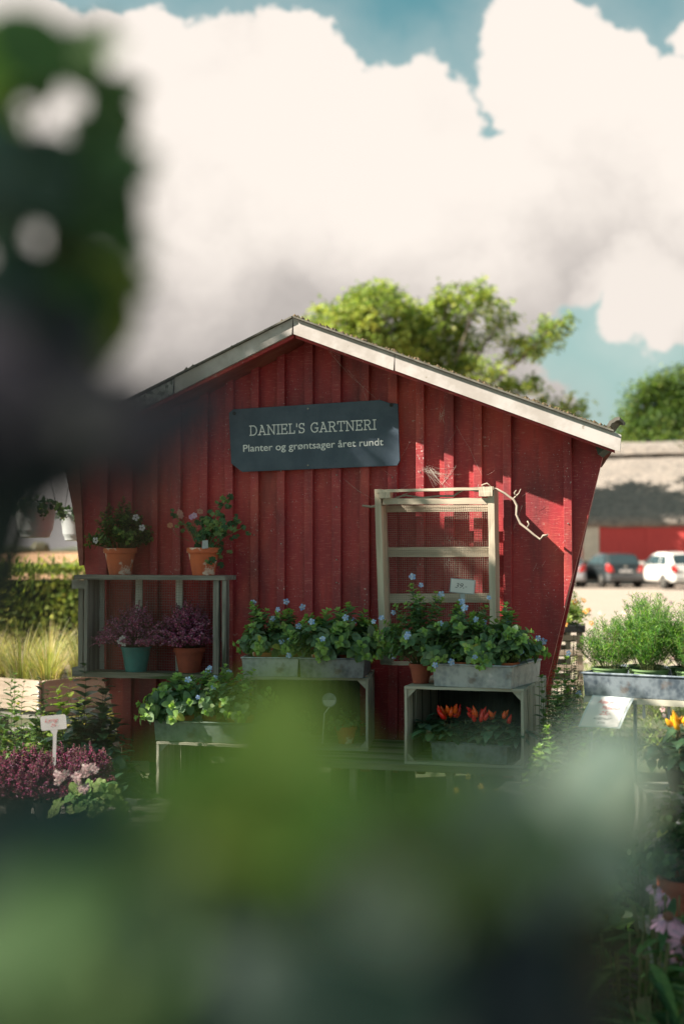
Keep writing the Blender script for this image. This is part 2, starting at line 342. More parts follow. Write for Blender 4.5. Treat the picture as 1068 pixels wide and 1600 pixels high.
# ================================================================== the setting
def sheet(name, x0, x1, y0, y1, z, mat, nx=1, ny=1):
    mb = MB(); vs = [(x0+(x1-x0)*i/nx, y0+(y1-y0)*j/ny, z) for j in range(ny+1) for i in range(nx+1)]
    mb.add(vs, [(j*(nx+1)+i, j*(nx+1)+i+1, (j+1)*(nx+1)+i+1, (j+1)*(nx+1)+i) for j in range(ny) for i in range(nx)])
    return mb.build(name, mat, kind='structure')
def ground():
    ys = [-60, 14, 18, 22, 27, 32, 5500]; zs = [0, 0, -.03, -.10, -.18, -.22, -.22]; mb = MB(); vs = [(x, y, z) for y, z in zip(ys, zs) for x in (-3000, 3000)]
    mb.add(vs, [(2*i, 2*i+1, 2*i+3, 2*i+2) for i in range(6)]); mb.build('ground', MT['gravel'], kind='structure')
ground()
sheet('field', -700, -1, 33, 1400, -.214, MT['field'])
sheet('added_lawn', -14, 7, -46, 13.5, .004, MT['added_lawn'])  # dark ground added to cut the light bounced onto the shed wall
def bed():
    rnd = random.Random(3); mb = MB(); nx, ny = 50, 34; vs = []
    for j in range(ny+1):
        for i in range(nx+1):
            x = -3.6+6.9*i/nx; y = 1.9+6.2*j/ny; e = min(i, nx-i, j, ny-j)
            vs.append((x, y, .008+(.03*mnoise.noise(V((x*3, y*3, 0)))+.045)*min(1, e/2.5)))
    mb.add(vs, [(j*(nx+1)+i, j*(nx+1)+i+1, (j+1)*(nx+1)+i+1, (j+1)*(nx+1)+i) for j in range(ny) for i in range(nx)])
    mb.build('planting_bed', MT['bedsoil'], kind='structure', smooth=True)
bed()
# ================================================================== the shed
def wall_x(px, py, off=0): return W(px, py, off)
A_ = [W(486, 513), W(946, 692), W(820, 1203), W(192, 1188), W(98, 713)]          # apex, right top, right bottom, left bottom, left top
DEPTH = 1.25
shed = wthing('garden_shed', 'dark red board and batten shed with splayed walls and white gable trim', 'shed', (A_[3].x*.5+A_[2].x*.5, 0, 0))
mb = MB(); mb.prism([p for p in A_], (0, .022, 0)); mb.build('front_wall', MT['red'], shed)
mb = MB(); mb.prism([V((p.x*.88, DEPTH, p.z)) for p in A_], (0, .022, 0)); mb.build('rear_wall', MT['red'], shed)
for a, b in ((A_[1], A_[2]), (A_[4], A_[3])):
    mb = MB(); s = -1 if a.x > 0 else 1; k = .03
    vs = [(a.x+s*k, .024, a.z-.02), (b.x+s*k, .024, b.z), (b.x*.88+s*k, DEPTH-.002, b.z), (a.x*.88+s*k, DEPTH-.002, a.z-.02)]
    mb.prism(vs, (s*.02, 0, 0)); mb.build('side_wall', MT['red'], shed)
mb = MB(); mb.prism([(A_[3].x+.05, .03, A_[3].z+.005), (A_[2].x-.05, .03, A_[3].z+.005), (A_[2].x*.88-.04, DEPTH-.01, A_[3].z+.005), (A_[3].x*.88+.04, DEPTH-.01, A_[3].z+.005)], (0, 0, .03))
mb.build('floor_deck', MT['soffit'], shed)
for x in (A_[3].x+.18, 0, A_[2].x-.18):
    for y in (.2, DEPTH-.2):
        mb = MB(); mb.box(x-.09, x+.09, y-.09, y+.09, .0, A_[3].z-.001); mb.build('foundation_block', MT['darkback'], shed, bevel=.008)
# roof line in wall coordinates
def lerp_z(p, q, x): return p.z + (q.z-p.z)*(x-p.x)/(q.x-p.x)
OH = .25
Fp = W(458, 497, OH+.02); Fr = W(969.5, 679.5, OH+.02); Fl = W(80, 688, OH+.02)
sl_r = (Fr.z-Fp.z)/(Fr.x-Fp.x); sl_l = (Fl.z-Fp.z)/(Fl.x-Fp.x)
FH = .073
def roofz(x): return Fp.z + (sl_r*(x-Fp.x) if x > Fp.x else sl_l*(x-Fp.x))
# bargeboards (with the mitre at the ridge and a joint on the right one)
def barge(x0, x1, o0=0, mat='fascia'):
    n = 1; mb = MB()
    mb.prism([(x0, -OH-.02, roofz(x0)-o0), (x1, -OH-.02, roofz(x1)-o0), (x1-.006, -OH-.02, roofz(x1)-FH), (x0, -OH-.02, roofz(x0)-FH)], (0, .018, 0))
    mb.build('bargeboard', MT[mat], shed)
jx = W(618, 558, OH).x
barge(Fp.x+.001, jx-.001); barge(jx+.001, Fr.x); kx = W(275, 588, OH).x; barge(kx+.0015, Fp.x-.002); barge(Fl.x, kx-.0015, .004, 'fascia_mottled')
# second board under the bargeboard, soffit boards, roof sheets
for x0, x1 in ((Fp.x+.004, Fr.x-.03), (Fl.x+.03, Fp.x-.004)):
    mb = MB(); mb.prism([(x0, -OH, roofz(x0)-.02), (x1, -OH, roofz(x1)-.02), (x1, -OH, roofz(x1)-FH-.014), (x0, -OH, roofz(x0)-FH-.014)], (0, .02, 0)); mb.build('trim_board', MT['red'], shed)
    mb = MB(); n = 1
    mb.prism([(x0, -OH+.022, roofz(x0)-.045), (x1, -OH+.022, roofz(x1)-.045), (x1, -OH+.022, roofz(x1)-.062), (x0, -OH+.022, roofz(x0)-.062)], (0, DEPTH+OH, 0)); mb.v = [(a*(1 if b < 0 else .84), b, c-(0 if b < 0 or abs(a) < .5 else .0)) for a, b, c in mb.v]; mb.build('soffit', MT['soffit'], shed)
    mb = MB(); n = 60; vs = []
    for i in range(n+1):
        x = x0+(x1-x0)*i/n+(0 if abs(x0) < .4 else 0); z = roofz(x)
        for y, dz in ((-OH-.035, .004), (DEPTH+.1, .004), (DEPTH+.1, -.012), (-OH-.035, -.004)):
            vs.append((x*(1 if y < 0 else .84), y, z+dz+.006+.006*math.sin(x*60)*(y > 0)))
    fs = []
    for i in range(n):
        for k in range(4): fs.append((4*i+k, 4*i+4+k, 4*i+4+(k+1) % 4, 4*i+(k+1) % 4))
    mb.add(vs, fs+[(0,1,2,3), (4*n+3, 4*n+2, 4*n+1, 4*n)]); mb.build('roof_sheet', MT['roofing'], shed)
def moss():
    rnd = random.Random(8); mb = MB()
    x = Fl.x+.1
    while x < Fr.x-.03:
        dens = .9 if x > Fp.x+.12 else .35
        if rnd.random() < dens:
            r = rnd.uniform(.004, .012); c = V((x, -OH-.025+rnd.uniform(0, .05), roofz(x)+.010+r*.2)); vs = []
            for a, b in ((0, 0), (1, 0), (1, 1.2), (1, 2.4), (1, 3.6), (1, 4.8)):
                vs.append(c + (V((0, 0, r*1.1)) if not a else V((math.cos(b)*r*rnd.uniform(.8, 1.8), math.sin(b)*r, -r*rnd.uniform(.1, .6)))))
            mb.add(vs, [(0,1,2),(0,2,3),(0,3,4),(0,4,5),(0,5,1)])
        x += rnd.uniform(.003, .012)
    mb.build('roof_moss', MT['moss'], shed, kind='stuff')
moss()
# broken roof tile at the right eave, gutter end
mb = MB(); e = W(962, 664, OH); rnd = random.Random(4); vs = []
for i in range(7):
    for j in range(5):
        t = i/6*math.pi; vs.append((e.x-.035+.05*i/6+rnd.uniform(-.004, .004), -OH+.0+.06*j, e.z-.014+.034*math.sin(t*.62)+rnd.uniform(-.004, .005)))
mb.add(vs, [(i*5+j, i*5+j+1, i*5+j+6, i*5+j+5) for i in range(6) for j in range(4)])
o = mb.build('eave_tile', MT['roofing'], shed); sd = o.modifiers.new('solid', 'SOLIDIFY'); sd.thickness = .014
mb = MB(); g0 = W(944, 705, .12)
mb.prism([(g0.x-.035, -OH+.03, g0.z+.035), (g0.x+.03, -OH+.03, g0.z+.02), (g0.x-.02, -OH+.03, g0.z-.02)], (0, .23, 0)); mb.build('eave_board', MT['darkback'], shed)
# battens
def edge_z(x):                                            # lower limit of the front wall at x, where the splayed sides cut it
    zb = A_[3].z
    if x < A_[3].x: zb = lerp_z(A_[4], A_[3], x)
    if x > A_[2].x: zb = lerp_z(A_[1], A_[2], x)
    return zb
rb = random.Random(5)
bx = [162, 200, 240, 277, 318, 358, 397.5, 439.5, 482, 526, 570, 613, 656, 702, 747, 792, 887]
for i, px in enumerate(bx):
    x = W(px, 860, .025).x; hw = .0205 + rb.uniform(-.002, .002); za = edge_z(x-hw)+.002; zb = edge_z(x+hw)+.002
    t = .030+rb.uniform(0, .004); lean = rb.uniform(-.004, .004)
    pl = [(x-hw, za), (x+hw, zb), (x+hw+lean, roofz(x+hw)-.066), (x-hw+lean, roofz(x-hw)-.066)]
    if x-hw < Fp.x < x+hw: pl = [(x-hw, za), (x+hw, zb), (x+hw, roofz(x+hw)-.066), (Fp.x, roofz(Fp.x)-.066), (x-hw, roofz(x-hw)-.066)]
    mb = MB(); mb.prism([(a, -t, b) for a, b in pl], (0, t-.001, 0)); mb.build('batten', MT['batten'], shed, bevel=.002)
# loose corner board at the left edge
cb_ = [W(97, 716, .05), W(122, 706, .05), W(128, 800, .05), W(130, 868, .05), W(129.5, 883, .05), W(124, 884, .05), W(117, 812, .05), W(104, 744, .05)]
mb = MB(); mb.prism(cb_, (0, .022, 0)); mb.build('corner_board', MT['soffit'], shed)
# nail heads
for k in range(26):
    px = rb.choice(bx[5:]); py = rb.uniform(600, 1000); p = W(px, py, .03)
    if p.z > roofz(p.x)-.15: continue
    mb = MB(); mb.lathe([(.0035, 0), (.0025, .0015), (.0005, .002)], (0, 0, 0), 8); 
    mb.v = [(p.x+a, -.035-c, p.z+b) for a, b, c in mb.v]; mb.build('nail_head', MT['screw'], shed)
# ------------------------------------------------------------------ writing
def text_mesh(txt, size, shear=0, offset=0.0, spacing=1.0):
    cu = bpy.data.curves.new('txt', 'FONT'); cu.body = txt; cu.size = size; cu.shear = shear; cu.offset = offset; cu.extrude = 0; cu.space_character = spacing
    ob = bpy.data.objects.new('txt', cu); COL.objects.link(ob); dg = bpy.context.evaluated_depsgraph_get(); dg.update()
    me = bpy.data.meshes.new_from_object(ob.evaluated_get(dg)); vs = [v.co.copy() for v in me.vertices]; fs = [tuple(p.vertices) for p in me.polygons]
    bpy.data.objects.remove(ob); bpy.data.curves.remove(cu); bpy.data.meshes.remove(me); return vs, fs
def put_text(mb, txt, org, right, up, width=None, height=None, fit=None, **k):
    vs, fs = text_mesh(txt, 1.0, **k)
    x0, x1 = min(v.x for v in vs), max(v.x for v in vs)
    capv, _ = text_mesh('H', 1.0); cap = max(v.y for v in capv)
    sy = (height/cap) if height else width/(x1-x0); sx = width/(x1-x0) if width else sy
    mb.add([V(org)+V(right)*((v.x-x0)*sx)+V(up)*(v.y*sy) for v in vs], fs)
# slab-serif capitals drawn as strokes on a 0..1 high grid
def arc(cx, cy, rx, ry, a0, a1, n=12): return [(cx+rx*math.cos(R(a0+(a1-a0)*i/n)), cy+ry*math.sin(R(a0+(a1-a0)*i/n))) for i in range(n+1)]
SL = {
 'D': (.84, [[(.14,0),(.14,1)], [(.02,0),(.38,0)], [(.02,1),(.38,1)], [(.38,1)]+arc(.38,.5,.38,.5,90,-90)+[(.38,0)]], []),
 'A': (.86, [[(.12,0),(.43,1),(.74,0)], [(.24,.33),(.62,.33)], [(0,0),(.27,0)], [(.59,0),(.86,0)], [(.28,1),(.45,1)]], []),
 'N': (.94, [[(.15,0),(.15,1)], [(.15,1),(.76,0)], [(.76,0),(.76,1)], [(.02,0),(.3,0)], [(.0,1),(.17,1)], [(.6,1),(.92,1)]], []),
 'I': (.36, [[(.18,0),(.18,1)], [(.03,0),(.33,0)], [(.03,1),(.33,1)]], []),
 'E': (.74, [[(.14,0),(.14,1)], [(.02,0),(.66,0),(.66,.2)], [(.02,1),(.64,1),(.64,.8)], [(.14,.51),(.5,.51)], [(.5,.4),(.5,.62)]], []),
 'L': (.68, [[(.16,0),(.16,1)], [(.02,0),(.62,0),(.62,.24)], [(.02,1),(.32,1)]], []),
 "'": (.2, [[(.1,.68),(.1,1)]], []),
 'S': (.66, [arc(.32,.74,.24,.26,20,260)+arc(.32,.25,.26,.25,90,-160), [(.56,.78),(.56,1)], [(.07,0),(.07,.22)]], []),
 'G': (.84, [arc(.44,.5,.38,.5,45,315), [(.72,.14),(.72,.44)], [(.5,.44),(.8,.44)], [(.71,.78),(.71,1)]], []),
 'R': (.84, [[(.15,0),(.15,1)], [(.02,1),(.42,1)], [(.42,1)]+arc(.42,.75,.24,.25,90,-90)+[(.42,.5),(.15,.5)], [(.42,.5),(.68,0)], [(.02,0),(.3,0)], [(.6,0),(.84,0)]], []),
 'T': (.78, [[(.39,0),(.39,1)], [(.04,.76),(.04,1),(.74,1),(.74,.76)], [(.24,0),(.54,0)]], []),
 ' ': (.42, [], [])}
def stroke(mb, pts, wdt, org, right, up, hgt, dz):
    q = [V((x, y)) if False else V((x, y, 0)) for x, y in pts]
    for i in range(len(q)-1):
        d = (q[i+1]-q[i]); 
        if d.length < 1e-6: continue
        d.normalize(); nn = V((-d.y, d.x, 0))*wdt/2; e = d*wdt*.42
        c = [q[i]-nn-e, q[i+1]-nn+e, q[i+1]+nn+e, q[i]+nn-e]
        mb.add([V(org)+V(right)*(p.x*hgt)+V(up)*(p.y*hgt)+dz*(1+.02*((len(mb.f)) % 23)) for p in c], [(0,1,2,3)])
def slab_text(txt, org, right, up, hgt, width, dz, mk):
    mb = MB(); tot = sum(SL[c][0]+.09 for c in txt)-.09; k = width/(tot*hgt); x = 0
    for c in txt:
        wd, st, _ = SL[c]
        if c == ' ': mk(mb); mb = MB()
        for s_ in st: stroke(mb, [((x+a)*k, b) for a, b in s_], .105, org, right, up, hgt, dz)
        x += wd+.09
    mk(mb)
# ------------------------------------------------------------------ sign
SO = .058
sp_ = [(357.5, 640), (594, 624.6), (600, 629), (613, 626.8), (621, 631), (624, 727), (376.5, 737.2), (361, 724)]
sp_ = [(357.5, 645), (364, 639.5), (594, 624.8), (609, 630), (621, 630.5), (624, 720), (620, 727.5), (378, 737.4), (361, 724)]
sg = wthing('shop_sign', 'slate blue sign board with white lettering screwed to the red gable', 'sign', W(490, 682, SO))
mb = MB(); mb.prism([W(x, y, SO) for x, y in sp_], (0, .012, 0)); mb.build('board', MT['sign'], sg, bevel=.0012)
def wdir(a, b, off): p, q = W(*a, off), W(*b, off); return (q-p), p
d1, o1 = wdir((390, 680.2), (587.5, 670.6), SO+.0012); w1 = d1.length; d1.normalize(); u1 = V((0, -1, 0)).cross(d1); u1 = u1 if u1.z > 0 else -u1
slab_text("DANIEL'S GARTNERI", o1, d1, u1, .0440, w1, V((0, -.0004, 0)), lambda m: m.build('title_word', MT['letter'], sg))
d2, o2 = wdir((380, 706), (598.5, 695.6), SO+.0016); w2 = d2.length; d2.normalize(); u2 = V((0, -1, 0)).cross(d2); u2 = u2 if u2.z > 0 else -u2
mb = MB(); put_text(mb, "Planter og gr\u00f8ntsager \u00e5ret rundt", o2, d2, u2, width=w2, height=.0325, offset=.006); mb.build('subtitle', MT['letter'], sg)
for (x, y) in ((481, 638.5), (481, 727)):
    p = W(x, y, SO); mb = MB(); mb.lathe([(.0045, 0), (.004, .002), (.001, .003)], (0, 0, 0), 10); mb.v = [(p.x+a, p.y-c, p.z+b) for a, b, c in mb.v]; mb.build('screw', MT['screw'], sg)
for (x, y) in ((611, 633), (366, 646)):
    p = W(x, y, SO); mb = MB(); mb.lathe([(.009, 0), (.009, .003), (.004, .0035), (.003, .001)], (0, 0, 0), 12); mb.v = [(p.x+a, p.y-c, p.z+b) for a, b, c in mb.v]; mb.build('washer', MT['black'], sg)
# ------------------------------------------------------------------ netting helper: wires in the wall plane between px limits
def netting(mb, p00, p11, y, step, r=.0006):
    x0, x1 = sorted((p00[0], p11[0])); z0, z1 = sorted((p00[1], p11[1])); rn = random.Random(2)
    def wire(a, b):
        m = a.lerp(b, .5)+V((rn.uniform(-1, 1), rn.uniform(-1, 1), rn.uniform(-1, 1)))*.0012; mb.tube([a, m, b], r, 3)
    x = x0
    while x <= x1: wire(V((x, y, z0)), V((x, y, z1))); x += step
    z = z0
    while z <= z1: wire(V((x0, y-.001, z)), V((x1, y-.001, z))); z += step
# ------------------------------------------------------------------ left netted crate standing on its side
LF, LB = .235, .09
c1 = W(118, 903, LF)
lc = wthing('netted_crate', 'grey weathered crate on its side with wire netting back, left of the shed front', 'crate', W(230, 1058, .13))
rw = random.Random(11)
topz = W(240, 899, LF).z; botz = W(240, 1052, LF).z
xl, xr = W(116, 900, LF).x, W(352, 900, LF).x
def board(mb, x0, x1, y0, y1, z0, z1, jit=.0012, n=8):
    # board with its grain along its longest side
    c = V(((x0+x1)/2, (y0+y1)/2, (z0+z1)/2)); dx, dy, dz = x1-x0, y1-y0, z1-z0
    if dx >= dy and dx >= dz: mb.beam((x0, c.y, c.z), (x1, c.y, c.z), dy, dz, (0, 1, 0), rw, jit, n)
    elif dz >= dy: mb.beam((c.x, c.y, z0), (c.x, c.y, z1), dx, dy, (1, 0, 0), rw, jit, n)
    else: mb.beam((c.x, y0, c.z), (c.x, y1, c.z), dx, dz, (1, 0, 0), rw, jit, n)
def wboard(root, name, mat, *a, **k): mb = MB(); board(mb, *a, **k); return mb.build(name, mat, root)
wboard(lc, 'top_board', MT['oldwood'], xl, xr, -LF, -LB, topz-.022, topz, n=14)
wboard(lc, 'bottom_board', MT['mosswood'], W(128, 1055, LF).x, W(348, 1055, LF).x, -LF, -LB, botz-.026, botz, n=14)
x = W(131, 980, LF).x; wboard(lc, 'side_board', MT['oldwood'], x, x+.017, -LF+.004, -LB-.002, botz+.0005, topz-.0225)
x = W(346, 980, LF).x; wboard(lc, 'side_board', MT['oldwood'], x, x+.02, -LF+.006, -LF+.05, botz-.03, topz-.0225)
x = W(331, 980, LF).x; wboard(lc, 'post', MT['oldwood'], x, x+.028, -LF+.014, -LF+.04, botz+.0005, topz-.0225)
x = W(115, 980, LF).x; wboard(lc, 'post', MT['oldwood'], x, x+.024, -LF+.05, -LF+.075, botz+.012, topz-.048)
z = W(118, 913, LF).z; wboard(lc, 'corner_block', MT['oldwood'], W(108, 913, LF).x, W(130.6, 913, LF).x, -LF+.03, -LF+.1, z-.022, z+.02, n=3)
z = W(118, 1051, LF).z; wboard(lc, 'corner_block', MT['oldwood'], W(109, 913, LF).x, W(130.6, 913, LF).x, -LF+.03, -LF+.1, z-.02, z+.022, n=3)
for px in (153, 212, 275):
    x = W(px, 980, .095).x; wboard(lc, 'slat', MT['whitewood'], x, x+.034, -.099, -.091, botz+.0005, topz-.0225)
mb = MB(); netting(mb, (W(135, 980, .1).x, botz+.001), (W(336, 980, .1).x, topz-.024), -.103, .0125, .0007); mb.build('wire_netting', MT['wire'], lc)
# ------------------------------------------------------------------ pots and their plants
POTS = {}
def pot_mesh(kind, rt, h):
    mb = MB(); rb_ = rt*.66; rim = h*.2; t = rt*.07
    if kind == 'terra': prof = [(rb_, 0), (rt*.90, h-rim), (rt*.90, h-rim+.001), (rt, h-rim+.002), (rt*1.01, h-.004), (rt*.98, h), (rt*.9, h), (rt*.88, h*.86)]
    else: prof = [(rb_*1.05, 0), (rt*.96, h*.93), (rt*1.02, h*.935), (rt*1.03, h), (rt*.97, h), (rt*.92, h*.86)]
    mb.lathe(prof, n=32); return mb
def add_pot(root, kind, rt, h, mat, squash=1):
    pot_mesh(kind, rt, h).build('pot', mat, root, smooth=False)
    root_smooth(root.children[-1] if root.children else None)
    mb = MB(); mb.lathe([(rt*.885, h*.855), (rt*.6, h*.90), (rt*.2, h*.91), (.001, h*.91)], n=18); mb.build('soil', MT['soil'], root)
def root_smooth(o):
    if o:
        for p in o.data.polygons: p.use_smooth = True
        m = o.modifiers.new('es', 'EDGE_SPLIT'); m.split_angle = R(38)
def g(r, a, b): return r.uniform(a, b)
def vary(r, c, k=.2):
    s = 1+r.uniform(-k, k); return (c[0]*s*(1+r.uniform(-k, k)*.6), c[1]*s, c[2]*s*(1+r.uniform(-k, k)*.5))
GREEN = dict(mid=(.075, .17, .055), dark=(.035, .09, .04), light=(.20, .33, .08), grey=(.10, .17, .10), deep=(.02, .055, .035), blue=(.035, .085, .06), yellow=(.34, .40, .09))
def stems_of(r, n, z0, height, spread, droop, base_r=.01, side=None):
    out = []
    for i in range(n):
        az = g(r, 0, 2*math.pi); k = math.sqrt(r.random()); sp = spread*k
        if side: az = math.atan2(math.sin(az)+side[1], math.cos(az)+side[0])
        top = height*(1-.55*k*k)*g(r, .75, 1.08); b = V((math.cos(az)*base_r*k, math.sin(az)*base_r*k, z0)); pts = []
        for j in range(7):
            t = j/6; rad = sp*(t**.8); zz = top*(t**.75) - droop*k*t*t*height
            pts.append(b+V((math.cos(az)*rad, math.sin(az)*rad, zz))+V((g(r, -1, 1), g(r, -1, 1), g(r, -1, 1)))*.006*(j > 0))
        out.append(pts)
    return out
def path_at(pts, t):
    x = t*(len(pts)-1); i = min(int(x), len(pts)-2); return pts[i].lerp(pts[i+1], x-i), (pts[i+1]-pts[i]).normalized()
def flower5(c, nrm, r_, cols, rnd, n=5, w_=.8, cup=.2, centre=None):
    mb = MB(); nrm = V(nrm).normalized(); a = nrm.orthogonal().normalized(); b = nrm.cross(a); ph = rnd.uniform(0, 6)
    for i in range(n):
        t = ph+2*math.pi*i/n; d = a*math.cos(t)+b*math.sin(t)+nrm*cup
        mb.leaf(V(c)+d*r_*.08, d, nrm, r_*rnd.uniform(.85, 1.1), r_*w_, .25, .15, cols[i % len(cols)], prof=((.3,.6),(.7,1)))
    if centre: mb.lathe([(r_*.2, 0), (r_*.16, r_*.14), (.0005, r_*.2)], (0, 0, 0), 7, centre); k = len(mb.v)-21; q = nrm.to_track_quat('Z', 'Y'); mb.v[k:] = [tuple(V(c)+q@V(x)) for x in mb.v[k:]]
    return mb
def bushy(root, seed, n, z0, height, spread, ll, lw, cols, droop=.35, step=.022, tip=None, mat='leaf', base_r=.02, side=None, flowers=0, fcols=None, fr=.0135, stemmat='stem', frise=.04, curl=.35, fpos=None):
    r = random.Random(seed); lf = MB(); st = MB(); tips = []
    for pts in stems_of(r, n, z0, height, spread, droop, base_r, side):
        st.tube(pts, [.0022-.0002*i for i in range(7)], 4); ln = sum((pts[i+1]-pts[i]).length for i in range(6)); k = max(3, int(ln/step)); ph = g(r, 0, 6)
        for i in range(k+1):
            t = .22+.78*i/k; p, d = path_at(pts, min(t, .999)); ph += math.pi/2+g(r, -.3, .3); s = (1-.5*max(0, (t-.75)/.25))*g(r, .75, 1.12)
            a = d.orthogonal().normalized(); b = d.cross(a)
            for q in (0, math.pi):
                e = (a*math.cos(ph+q)+b*math.sin(ph+q)); dd = (e+d*g(r, .15, .6)+V((0, 0, .15))).normalized()
                c = tip if (tip and t > .88) else ((.42, .40, .10) if r.random() < .018 else r.choice(cols))
                lf.leaf(p, dd, d+V((0, 0, .8)), ll*s, lw*s, curl*g(r, .3, 1.3), .22, vary(r, c))
        tips.append((pts[-1], path_at(pts, .99)[1]))
        if tip:
            for q in range(4):
                t = q*math.pi/2+ph; e = a*math.cos(t)+b*math.sin(t); lf.leaf(pts[-1], e*.7+d, d, ll*.42, lw*.42, .2, .2, vary(r, tip))
    lf.build('foliage', MT[mat], root, smooth=True); st.build('stems', MT[stemmat], root, smooth=True)
    for i in range(flowers):
        p, d = r.choice(tips); e = (d+V((g(r, -.6, .6), g(r, -1.2, .1), g(r, .2, .8)))).normalized(); c = p+e*frise*g(r, .4, 1.4)
        if fpos and i < len(fpos): c = V(fpos[i]); p = V((c.x*.7, c.y*.7, c.z-.05))
        mb = flower5(c, V((g(r, -.5, .5), -1, g(r, -.2, .6))), fr*g(r, .8, 1.2), [vary(r, x, .12) for x in (fcols or [(.35, .5, .8)])], r, centre=(.7, .7, .75))
        o = mb.build('flower', MT['petal'], root)
        mb = MB(); mb.tube([p, p.lerp(c, .55)+V((0, 0, .006)), c], .0009, 4); mb.build('flower_stalk', MT[stemmat], o)
    return tips
BLUE = [(.38, .55, .88), (.52, .66, .92), (.28, .44, .80)]
SAGE = [(.16, .27, .13), (.13, .22, .12), (.20, .32, .15), (.10, .17, .095), (.19, .27, .17)]
def blue_plant(label, loc, seed, rt=.062, h=.10, height=.20, spread=.16, n=26, fl=4, pot=True, mat='terra', group='blue-flowered potted plants', rotz=0, kind='potted_plant', ll=.048, lw=.036, **k):
    t = thing(kind, label, 'plant', loc, rotz, group)
    if pot: add_pot(t, 'terra', rt, h, MT[mat])
    kk = .82+.09*(seed % 5)
    bushy(t, seed, n, h*.86, height, spread, ll*kk, lw*kk, SAGE[seed % 3:]+SAGE[:1+seed % 2], tip=(.28, .42, .13), flowers=fl, fcols=BLUE, base_r=rt*.5, **k)
    return t
# ------------------------------------------------------------------ things standing by the shed
def Wz(px, z, off_front):                                   # wall-frame x of a pixel column at height z and OFF
    py = 860
    for _ in range(12):
        p = W(px, py, off_front); py += (p.z-z)*330
    return W(px, py, off_front)
def place_w(px, py, off): return toW(W(px, py, off))
# pots on top of the netted crate
def small_leaf_pot():
    p = toW(V((W(188, 895, .14).x, -.14, topz+.0005))); t = thing('potted_plant', 'bushy small leaved plant with white flowers in a lime stained terracotta pot', 'plant', p)
    add_pot(t, 'terra', .080, .128, MT['terra']); r = random.Random(21)
    bushy(t, 21, 64, .11, .25, .125, .026, .019, [(.08, .14, .035), (.05, .10, .035), (.11, .19, .05)], droop=.25, step=.014, tip=(.17, .25, .07), base_r=.05, curl=.2)
    for (x, z) in ((.085, .275), (.115, .225), (-.105, .165)):
        o = flower5((x, -.075, z), (x*3, -1, .1), .017, [(.75, .72, .75)], r, centre=(.05, .03, .06)).build('flower', MT['petal'], t)
small_leaf_pot()
def geranium_pot():
    p = toW(V((W(318, 898, .16).x, -.16, topz+.0005))); t = thing('potted_plant', 'leggy pelargonium with grey green lobed leaves in a clean orange terracotta pot', 'plant', p)
    add_pot(t, 'terra', .079, .130, MT['terra']); r = random.Random(22); lf = MB(); st = MB()
    def ruff(c, nrm, s, col):                                # rounded lobed leaf with a crinkled rim
        nrm = V(nrm).normalized(); a = nrm.orthogonal().normalized(); b = nrm.cross(a); n = 14; vs = [V(c)-nrm*s*.15]
        for i in range(n):
            q = 2*math.pi*i/n; rr = s*(1 if i % 2 else .72)*g(r, .85, 1.1)*(.35 if i == 0 else 1); vs.append(V(c)+(a*math.cos(q)+b*math.sin(q))*rr+nrm*g(r, -.2, .2)*s)
        lf.add(vs, [(0, 1+i, 1+(i+1) % n) for i in range(n)], col)
    for (dx, dz, k, den) in ((-.14, .17, 0, 8), (-.05, .12, 1, 18), (.02, .16, 1, 30), (.10, .12, 1, 22), (.17, .15, 1, 14), (.10, .24, 2, 18), (.0, .07, 1, 24), (.07, .02, 1, 16), (.20, .12, 1, 8), (.09,-.03,1,8)):
        e = V((dx, g(r, -.06, .05), .11+dz)); pts = [V((dx*.1, 0, .10)), V((dx*.45, e.y*.5, .10+dz*.65)), e]; st.tube(pts, [.004, .003, .002], 5)
        for i in range(den):
            q = pts[1].lerp(e, g(r, .1, 1.1))+V((g(r, -1, 1), g(r, -1, 1), g(r, -1, 1)))*(.035 if k else .025)
            if q.z < .1 and abs(q.x) < .06: q.y -= .08
            ruff(q, (g(r, -.6, .6), -1, g(r, -.1, 1.3)), g(r, .011, .022), vary(r, r.choice([(.15, .25, .10), (.09, .17, .08), (.22, .30, .12), (.06, .12, .06)]), .2))
    lf.build('foliage', MT['leaf'], t); st.build('stems', MT['stem'], t, smooth=True)
    for (x, z, cc) in ((-.055, .275, (.62, .34, .55)), (-.042, .282, (.68, .45, .6)), (-.105, .28, (.45, .2, .17)), (-.11, .295, (.5, .25, .2)), (-.015, .30, (.42, .2, .15)), (-.155, .235, (.55, .22, .12))):
        o = flower5((x, -.03, z), (g(r, -.4, .4), -1, .2), .015, [cc], r, n=6).build('flower', MT['petal'], t)
        mb = MB(); mb.tube([V((x*.4, -.01, .16)), V((x*.8, -.02, z-.05)), V((x, -.03, z))], .0012, 4); mb.build('flower_stalk', MT['stem'], o)
    mb = MB(); mb.prism([(.0, -.082, .125), (.03, -.082, .127), (.028, -.084, .165), (.002, -.084, .163)], (0, .002, 0)); mb.build('plant_label', MT['galv'], t)
geranium_pot()
